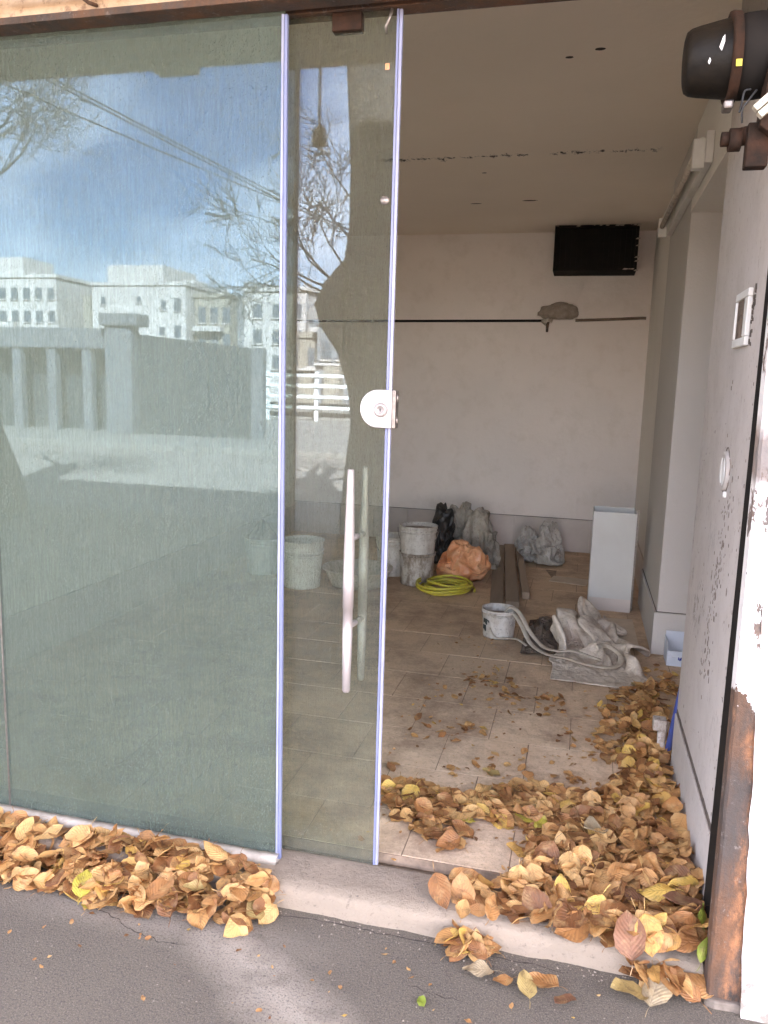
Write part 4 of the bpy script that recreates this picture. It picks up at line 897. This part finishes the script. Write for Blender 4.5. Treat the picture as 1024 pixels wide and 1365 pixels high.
def tree(x, y, label, prof, heads, seed, blen=1.3, depth=4):
    rnd = random.Random(seed); t_ = thing('street_tree', (x, y, 0), label, 'tree', 'bare street trees')
    mb = MB(); n = 22; vs = []
    for (z, cx_, r) in prof:
        for j in range(n):
            a = 2*pi*j/n; q = 1+.13*noise.noise(Vector((cos(a)*1.5, sin(a)*1.5, z*2.3+seed)))+.09*noise.noise(Vector((cos(a)*6, sin(a)*6, z*5)))
            vs.append((x+cx_+r*q*cos(a), y+r*q*sin(a), z))
    mb.add(vs, [(i*n+j, i*n+(j+1) % n, (i+1)*n+(j+1) % n, (i+1)*n+j) for i in range(len(prof)-1) for j in range(n)], True)
    mb.add(vs[-n:], [list(range(n))], True)
    obj('trunk', mb, M['bark'], t_)
    mb = MB()
    for (hx, hy, hz, dx_, dy_, dz_, r, L) in heads: branchset(mb, Vector((x+hx, y+hy, hz)), Vector((dx_, dy_, dz_)).normalized(), L, r, depth, rnd)
    tag(obj('branches', mb, M['bark'], t_), kind='stuff'); return t_
# trunk whose left outline stands at x -1.85, with a swollen pollard head at about 2.2 m
prof = [(-.05, -.02, .40), (.25, 0, .32), (.7, .02, .285), (1.2, .04, .255), (1.45, .04, .265), (1.75, -.02, .33), (1.95, -.07, .43), (2.1, -.07, .46), (2.3, -.04, .40), (2.45, 0, .30), (2.7, .0, .26), (3.2, 0, .27), (3.9, -.02, .29), (4.4, -.03, .33)]
tree(-1.585, -3.95, 'thick dark bare tree trunk with a swollen burl, behind camera', prof,
     [(-.42, 0, 2.25, -1, -.35, .36, .011, .62), (-.40, -.05, 2.2, -1, .1, .16, .010, .6), (-.42, .05, 2.2, -1, .35, .30, .009, .6), (-.40, -.1, 2.3, -1, -.2, .6, .010, .62), (-.38, .1, 2.3, -.9, -.1, .8, .011, .62), (-.30, 0, 2.4, -.8, -.3, 1.0, .009, .6), (-.25, 0, 2.6, -.75, -.2, .9, .009, .55), (-.25, 0, 2.9, -.7, 0, .7, .008, .5), (0, 0, 4.3, .3, -.4, 1, .12, 1.6), (0, 0, 4.3, -.2, -.6, 1, .10, 1.4), (.1, .0, 4.3, .8, .1, .8, .10, 1.4)], 4, depth=3)
prof = [(-.05, .02, .50), (.4, -.02, .42), (1.0, -.12, .30), (2.2, -.2, .26), (3.2, -.2, .25), (3.6, -.2, .22)]
tree(-6.30, -5.1, 'second bare tree further left along the street kerb', prof,
     [(0, 0, 3.5, .9, .3, .55, .020, 1.0), (-.1, 0, 3.5, .7, -.2, .8, .022, 1.0), (-.2, 0, 3.5, -.6, .2, .8, .06, 1.3), (-.1, .1, 3.3, .9, .5, .30, .018, .95), (-.2, 0, 3.6, .1, .2, 1, .05, 1.2), (0, 0, 3.3, 1, -.1, .42, .018, 1.0), (0, 0, 3.7, 1, .1, .25, .016, .9), (0, 0, 3.9, .8, 0, .5, .018, 1.0)], 11, depth=4)
for (a, b, lab) in (((-5.88, -2.0, 4.58), (-2.9, -23.5, 4.35), 'upper overhead cable crossing the sky from the shop'), ((-6.6, -2.0, 4.50), (-3.5, -23.5, 5.0), 'lower thin overhead cable beside the first one'), ((-5.98, -2.0, 4.60), (-3.2, -23.5, 4.40), 'thin overhead cable twisted along the upper cable')):
    a = Vector(a); b = Vector(b); tag(obj('overhead_cable', MB().tube([a.lerp(b, k/14)+Vector((0, 0, -.6*(k/14)*(1-k/14))) for k in range(15)], .009, 6), M['cable']), lab, 'cable', 'overhead cables')
pole = tag(obj('utility_pole', MB().tube([(-3.2, -23.6, 0), (-3.2, -23.6, 6.2)], [.13, .09], 12).box(-3.9, -2.5, -23.66, -23.54, 5.05, 5.15), M['concrete']), 'concrete utility pole across the street carrying the overhead cables', 'pole')

# ================================================================== LEAVES
t = NT('dead_leaf'); uv = t.co.outputs['UV']; su = t.n('ShaderNodeSeparateXYZ', {0: uv}).outputs
isl = t.n('ShaderNodeNewGeometry').outputs['Random Per Island']; orr = t.n('ShaderNodeObjectInfo').outputs['Random']
rnd_ = t.math('FRACT', t.math('ADD', isl, orr))
r = t.n('ShaderNodeValToRGB', {0: rnd_}); cr_ = r.color_ramp
cols = [(0, (0.186, 0.072, 0.026)), (.18, (0.335, 0.140, 0.045)), (.38, (0.484, 0.230, 0.078)), (.58, (0.595, 0.323, 0.119)), (.76, (0.670, 0.399, 0.156)), (.90, (0.391, 0.162, 0.057)), (.97, (0.725, 0.459, 0.107))]
while len(cr_.elements) < len(cols): cr_.elements.new(.5)
for e_, (p_, c_) in zip(cr_.elements, cols): e_.position = p_; e_.color = c4(c_)
U, V = su[0], su[1]
au = t.math('ABSOLUTE', t.math('SUBTRACT', U, .5))
mid = t.n('ShaderNodeMapRange', {0: au, 1: .012, 2: .035, 3: 1.0, 4: 0.0}).outputs[0]
sv = t.math('ABSOLUTE', t.math('SUBTRACT', t.math('FRACT', t.math('MULTIPLY', t.math('SUBTRACT', V, t.math('MULTIPLY', au, .75)), 8.5)), .5))
side = t.n('ShaderNodeMapRange', {0: sv, 1: .03, 2: .11, 3: 1.0, 4: 0.0}).outputs[0]
vein = t.math('MAXIMUM', mid, t.math('MULTIPLY', side, .65))
def gn(sc_, d=4, r_=.6): return t.n('ShaderNodeTexNoise', {'Vector': t.n('ShaderNodeNewGeometry').outputs[0], 'Scale': sc_, 'Detail': d, 'Roughness': r_}).outputs[0]
a = t.mix(t.math('MULTIPLY', vein, .22), r.outputs[0], c4((.15, .085, .04)))
a = t.mix(t.math('MULTIPLY', t.ramp(gn(45, 5, .7), .50, .68), .55), a, c4((.09, .05, .03)))
a = t.mix(t.math('MULTIPLY', t.ramp(gn(25, 4, .6), .5, .7), .35), a, c4((.74, .52, .24)))
rim_ = t.n('ShaderNodeMapRange', {0: au, 1: .44, 2: .5, 3: 0.0, 4: .2}).outputs[0]
a = t.mix(rim_, a, c4((.17, .09, .045)))
hh = t.math('SUBTRACT', t.math('MULTIPLY', t.ramp(sv, .0, .5), .9), t.math('MULTIPLY', mid, .8))
bn = t.n('ShaderNodeBump', {'Height': hh, 'Strength': .4, 'Distance': .0025}).outputs[0]
p_ = t.n('ShaderNodeBsdfPrincipled', {'Base Color': a, 'Roughness': .62, 'Normal': bn}).outputs[0]
tl = t.n('ShaderNodeBsdfTranslucent', {0: a, 'Normal': bn}).outputs[0]
t.t.links.new(t.n('ShaderNodeMixShader', {0: .16, 1: p_, 2: tl}).outputs[0], t.out.inputs[0]); M['leaf'] = t.m
def tinted(name, c):
    m = M['leaf'].copy(); m.name = name
    for nd in m.node_tree.nodes:
        if nd.type == 'VALTORGB' and len(nd.color_ramp.elements) == 7:
            for e_ in nd.color_ramp.elements: e_.color = c4(c)
    return m
M['leaf_yellow'] = tinted('yellow_leaf', (0.446, 0.360, 0.050)); M['leaf_green'] = tinted('green_leaf', (0.216, 0.274, 0.029)); M['leaf_pale'] = tinted('pale_leaf', (0.432, 0.338, 0.216)); M['leaf_red'] = tinted('reddish_leaf', (0.259, 0.115, 0.061)); M['leaf_ochre'] = tinted('ochre_leaf', (0.403, 0.288, 0.108))
def leaf_geo(rnd):
    n, m_ = 9, 3; L = 1.0; Wd = rnd.uniform(.62, .82)
    cup = rnd.uniform(-.3, .5); bend = rnd.uniform(-.5, .7); wave = rnd.uniform(.02, .07); ph = rnd.uniform(0, 6); tw = rnd.uniform(-.4, .4); curl = rnd.choice((0, 0, .5, 1.1))*rnd.choice((-1, 1))
    vs = []; uvs = []
    for i in range(n+1):
        t_ = i/n; wd = Wd*.5*(sin(pi*min(1, t_**.82))**.72)*(1-.12*t_) if 0 < i < n else (.0 if i == n else .03)
        for j in range(-m_, m_+1):
            s = j/m_; x = s*wd; y = t_-.5
            wob = 1+.04*sin(t_*23+j) if abs(j) == m_ else 1
            x *= wob
            ang = curl*max(0, s*1.0)**1.5
            z = cup*x*x*1.6*(1+.0) + bend*(y*y)*.5 + wave*sin(t_*9+ph+s*2.5)*abs(s)+tw*x*y + ang*wd*.55
            x2 = x*(1-.25*abs(ang))
            vs.append(Vector((x2, y, z))); uvs.append((.5+.5*s, t_))
    K = 2*m_+1
    fs = [(i*K+j, i*K+j+1, (i+1)*K+j+1, (i+1)*K+j) for i in range(n) for j in range(K-1)]
    # petiole
    o = len(vs); py = -.5; sl = rnd.uniform(.18, .38); bx = rnd.uniform(-.08, .08)
    z0 = vs[m_].z
    for k in range(3):
        f = k/2
        for q in (-.011, .011): vs.append(Vector((q+bx*f*f, py-sl*f, z0+.03*sin(f*3)))); uvs.append((.5, 0))
    # stem is welded to the blade through a shared vertex pair so a leaf is one island
    fs += [(m_, m_+1 if False else o+1, o+3, o+2), (o+2, o+3, o+5, o+4)]
    return vs, fs, uvs
rl_ = random.Random(21); GEO = [leaf_geo(rl_) for _ in range(16)]
def leaf_mesh(g, name, m):
    vs, fs, uvs = g; me = bpy.data.meshes.new(name); me.from_pydata([tuple(v) for v in vs], [], fs); me.update()
    ul = me.uv_layers.new(name='UVMap'); 
    for lp in me.loops: ul.data[lp.index].uv = uvs[lp.vertex_index]
    me.polygons.foreach_set('use_smooth', [True]*len(me.polygons)); me.materials.append(m); return me
LM = [leaf_mesh(g, 'fallen_leaf', M['leaf']) for g in GEO]
def inpoly(x, y, P):
    c = False; j = len(P)-1
    for i in range(len(P)):
        if (P[i][1] > y) != (P[j][1] > y) and x < (P[j][0]-P[i][0])*(y-P[i][1])/(P[j][1]-P[i][1])+P[i][0]: c = not c
        j = i
    return c
def ground_z(x, y): return ZF if y > .092 else (.061 if y > -.125 else 0)
LEAVES = []   # (gi, loc, euler, size, region)
rnd = random.Random(5)
def lay(poly, count, hfun, smin, smax, region, tilt=.45, skip=None):
    xs = [p[0] for p in poly]; ys_ = [p[1] for p in poly]; k = 0; tries = 0
    while k < count and tries < count*30:
        tries += 1; x = rnd.uniform(min(xs), max(xs)); y = rnd.uniform(min(ys_), max(ys_))
        dx_ = .02*noise.noise(Vector((x*14, y*14, 1))); dy_ = .03*noise.noise(Vector((x*14, y*14, 5)))
        if not inpoly(x+dx_, y+dy_, poly): continue
        if skip and skip(x, y): continue
        H = hfun(x, y); s = rnd.uniform(smin, smax)
        z = ground_z(x, y)+.012*(s/.08)+H*rnd.random()**.8
        tt = tilt*(1 if H > .02 else .45)
        a, b = rnd.gauss(0, tt), rnd.gauss(0, tt)
        ext = s*.42*max(abs(sin(a)), abs(sin(b)))
        z = max(z, ground_z(x, y)+ext*.8+.005)
        LEAVES.append((rnd.randrange(16), (x, y, z), (a, b, rnd.uniform(0, 6.283)), s, region)); k += 1
# heap along the glass
PL = [(-2.6, -.29), (-1.75, -.29), (-1.60, -.275), (-1.42, -.272), (-1.22, -.285), (-1.10, -.285), (-.97, -.265), (-.83, -.275), (-.765, -.225), (-.785, -.13), (-.86, -.10), (-.95, -.080), (-1.1, -.075), (-1.5, -.07), (-2.6, -.07)]
def hL(x, y):
    f = min(1, max(0, (y+.30)/.13)); return (.02+.085*f)*(.75+.6*noise.noise(Vector((x*4, y*4, 0)))) * (1.0 if y < -.12 else .22)
lay(PL, 900, hL, .045, .100, 'left')
# interior heap along the jamb and over the threshold
PR = [(-.62, .50), (-.45, .52), (-.27, .50), (-.17, .62), (-.05, .66), (.10, .60), (.20, .66), (.245, .95), (.27, 1.3), (.33, 1.70), (.40, 1.82), (.41, 1.3), (.405, .09), (.22, .05), (-.02, .12), (-.13, .17), (-.10, .31), (-.24, .36), (-.30, .17), (-.38, .19), (-.50, .27), (-.58, .38)]
def hR(x, y):
    f = max(0, 1-(.41-x)/.5); g = max(0, 1-abs(y-.25)/.7)
    return .008+.055*f*(.35+.65*g)+.018*noise.noise(Vector((x*5, y*5, 2)))**2*4
lay(PR, 1080, hR, .040, .090, 'inner')
PT = [(-.315, -.03), (-.24, .03), (-.12, .06), (-.05, .16), (.2, .18), (.405, .18), (.385, -.16), (.31, -.215), (.20, -.155), (.14, -.13), (.02, -.115), (-.06, -.10), (-.15, -.09), (-.25, -.085), (-.31, -.06)]
lay(PT, 270, lambda x, y: (.012+.045*max(0, 1-(.42-x)/.55)) * (1 if y > -.13 else .7)+.012, .050, .108, 'step', .5)
PF = [(-.27, -.115), (-.13, -.115), (-.10, -.15), (-.17, -.20), (-.265, -.195)]
lay(PF, 24, lambda x, y: .03, .055, .100, 'foot', .45)
lay([(-.72, .1), (-.72, 2.6), (.1, 2.6), (.3, 1.7), (.3, .1)], 260, lambda x, y: 0, .007, .022, 'inner_floor', .4)
lay([(-1.9, -.46), (-1.9, -.27), (-.3, -.20), (.3, -.2), (.3, -.42), (-1.0, -.6)], 60, lambda x, y: 0, .006, .020, 'foot', .4)
# sparse leaves and crumbs further in
PI = [(-.70, .55), (-.55, 1.7), (-.1, 1.75), (.1, 1.68), (.46, 1.78), (.62, 2.25), (.35, 2.2), (.42, .6), (.2, .66), (-.2, .62)]
lay(PI, 210, lambda x, y: 0, .026, .052, 'inner_floor', .5, skip=lambda x, y: noise.noise(Vector((x*4.5, y*4.5, 4))) < -.02 - .25*(x > .1))
lay([(.12, .9), (.22, 1.7), (.44, 1.9), (.60, 2.2), (.46, 1.5), (.40, .9)], 230, lambda x, y: .010, .030, .066, 'inner_floor', .5)
lay([(-.62, .05), (-.62, 2.0), (.3, 1.7), (.3, .05)], 45, lambda x, y: 0, .018, .04, 'inner_floor', .5)
# visibility estimate: the 300 that show largest become objects of their own
W_, H_ = 384, 512; K = 1050/1365*H_
depth = np.full((H_, W_), 1e9, np.float32); idm = np.full((H_, W_), -1, np.int32)
for li, (g, loc, eu, s, reg) in enumerate(LEAVES):
    if loc[0] < -1.95: continue
    Mx = Matrix.Translation(loc) @ (Matrix.Rotation(eu[1], 4, 'Y') @ Matrix.Rotation(eu[0], 4, 'X') @ Matrix.Rotation(eu[2], 4, 'Z')) @ Matrix.Scale(s, 4)
    v, f, u = GEO[g]
    q0 = [(Mx @ p)-CAM for p in v[:70]]
    pr = [(p.dot(R_), p.dot(U_), p.dot(F_)) for p in q0]
    for i in range(9):
        for j in range(6):
            for (fu, fv) in ((.25, .25), (.75, .25), (.25, .75), (.75, .75)):
                a0 = pr[i*7+j]; a1 = pr[i*7+j+1]; b0 = pr[i*7+7+j]
                p = [a0[k]+(a1[k]-a0[k])*fu+(b0[k]-a0[k])*fv for k in range(3)]
                px, py = int(W_/2+K*p[0]/p[2]), int(H_/2-K*p[1]/p[2])
                if 0 <= px < W_ and 0 <= py < H_ and p[2] < depth[py, px]: depth[py, px] = p[2]; idm[py, px] = li
cnt = np.bincount(idm[idm >= 0], minlength=len(LEAVES))
big = set(np.argsort(-cnt)[:282].tolist())
def lab(reg, x, y):
    if reg == 'left':
        p = 'left part' if x < -1.42 else 'middle' if x < -1.08 else 'right end'
        return 'dry brown leaf in the %s of the heap below the dusty glass' % p, 'leaves in the %s of the heap below the glass' % p
    if reg == 'inner':
        p = 'beside the sliding door' if x < -.2 else 'in the middle' if x < .15 else 'against the white jamb'
        return 'dry leaf in the heap on the shop tiles %s' % p, 'leaves on the shop tiles %s' % p
    if reg == 'step':
        p = 'left part' if x < -.05 else 'middle' if x < .18 else 'right end near the rusty channel'
        return 'dry tan leaf piled on the threshold, %s' % p, 'leaves piled on the threshold, %s' % p
    if reg == 'foot': return 'tan leaf in the small cluster spilling over the threshold edge', 'leaves spilling over the threshold edge'
    return 'small curled leaf lying loose on tiles deeper inside shop', 'loose leaves on the tiles'
stv, stf, stu = [], [], []
for li, (g, loc, eu, s, reg) in enumerate(LEAVES):
    Rm = (Matrix.Rotation(eu[1], 4, 'Y') @ Matrix.Rotation(eu[0], 4, 'X') @ Matrix.Rotation(eu[2], 4, 'Z'))
    if li in big:
        o = bpy.data.objects.new('fallen_leaf', LM[g]); C.objects.link(o); o.location = loc; o.rotation_euler = Rm.to_euler(); o.scale = (s, s, s)
        lb_ = lab(reg, loc[0], loc[1]); tag(o, lb_[0], 'leaf', lb_[1])
    else:
        Mx = Matrix.Translation(loc) @ Rm @ Matrix.Scale(s, 4); v, f, u = GEO[g]; o_ = len(stv)
        stv += [tuple(Mx @ p) for p in v]; stf += [tuple(i+o_ for i in q) for q in f]; stu += u
me = bpy.data.meshes.new('leaf_litter'); me.from_pydata(stv, [], stf); me.update(); ul = me.uv_layers.new(name='UVMap')
vi = np.empty(len(me.loops), np.int32); me.loops.foreach_get('vertex_index', vi)
ul.data.foreach_set('uv', np.array(stu, np.float32)[vi].ravel()); me.polygons.foreach_set('use_smooth', [True]*len(me.polygons)); me.materials.append(M['leaf'])
o = bpy.data.objects.new('leaf_litter', me); C.objects.link(o); tag(o, 'deeper layers of dry brown leaves heaped at glass and doorway', 'leaf litter', kind='stuff')
# leaves one can single out
LMX = {}
def one(mat, gi, x, y, z, s, rz, label, tx=0, ty=0):
    k = (mat, gi)
    if k not in LMX: LMX[k] = leaf_mesh(GEO[gi], 'fallen_leaf', M[mat])
    o = bpy.data.objects.new('fallen_leaf', LMX[k]); C.objects.link(o); o.location = (x, y, z); o.rotation_euler = (tx, ty, rz); o.scale = (s, s, s); tag(o, label, 'leaf')
one('leaf_green', 1, -.291, -.375, .008, .034, .6, 'tiny yellow green leaf alone on the asphalt before the step')
one('leaf_pale', 2, -.170, -.245, .022, .082, 1.9, 'pale tan leaf lying flat on asphalt beside the spilled cluster', .1)
one('leaf_ochre', 3, -.045, -.262, .022, .082, .3, 'ochre leaf on the asphalt in front of the threshold middle', .2, .2)
one('leaf', 4, -.005, -.243, .020, .085, 1.2, 'brown leaf overlapping the ochre one on the asphalt', -.1, .1)
one('leaf_red', 5, .048, -.292, .024, .078, 2.7, 'reddish brown leaf standing apart on asphalt near bottom edge', .3, .4)
one('leaf', 6, -.105, -.262, .016, .060, 2.2, 'small dark brown leaf between pale leaf and ochre leaf', .2)
one('leaf_ochre', 8, .205, -.222, .030, .105, 2.0, 'large yellowish leaf at the foot of the step near channel', .35, .1)
one('leaf_pale', 9, .270, -.205, .040, .105, -.5, 'large pale leaf crossing another at the foot of the step', .4, -.3)
one('leaf_yellow', 10, -1.315, -.262, .055, .088, .4, 'bright yellow leaf at the front of the left heap', .45, .1)
one('leaf_yellow', 11, -1.285, -.292, .010, .040, 1.5, 'tiny yellow leaf on asphalt in front of the left heap')
one('leaf_ochre', 12, -.985, -.225, .075, .062, 2.2, 'rounded yellow leaf near the right part of left heap', .3, .2)
one('leaf_yellow', 13, -.10, .36, .115, .070, 1.2, 'yellow leaf in the heap on the tiles inside doorway', .1, .1)
one('leaf_yellow', 14, -.045, .34, .118, .066, -.4, 'brighter yellow leaf beside another yellow one on inner heap', .15, -.2)
one('leaf_yellow', 2, -.275, .31, .105, .045, 1.9, 'small yellow leaf at the left part of the inner heap', .1)
one('leaf_green', 15, .385, -.145, .125, .070, .2, 'yellow green leaf upright against the rusty steel channel', 1.1, .5)
one('leaf_green', 7, .393, -.05, .150, .065, .8, 'green leaf tucked into the gap beside the steel channel', 1.2, .3)
one('leaf_red', 1, .205, -.135, .120, .118, .25, 'very large reddish brown leaf hanging over threshold edge', .75, .1)
one('leaf_red', 5, .345, -.02, .165, .120, 1.9, 'large orange brown leaf high on the pile near channel', .25, .2)
one('leaf_pale', 12, .115, .29, .150, .105, 2.5, 'pale tan leaf standing out on top of the inner heap', .35, .1)
one('leaf_ochre', 4, -.245, .68, .092, .070, 1.4, 'yellow leaf alone on the bare tiles beyond the heap', .15, .1)
one('leaf_ochre', 3, .33, 1.78, .098, .055, .6, 'tan leaf lying on the tip of the woven sack')
one('leaf_ochre', 9, -.80, -.215, .045, .075, .9, 'yellowish leaf at right end tip of left heap', .4, .2)
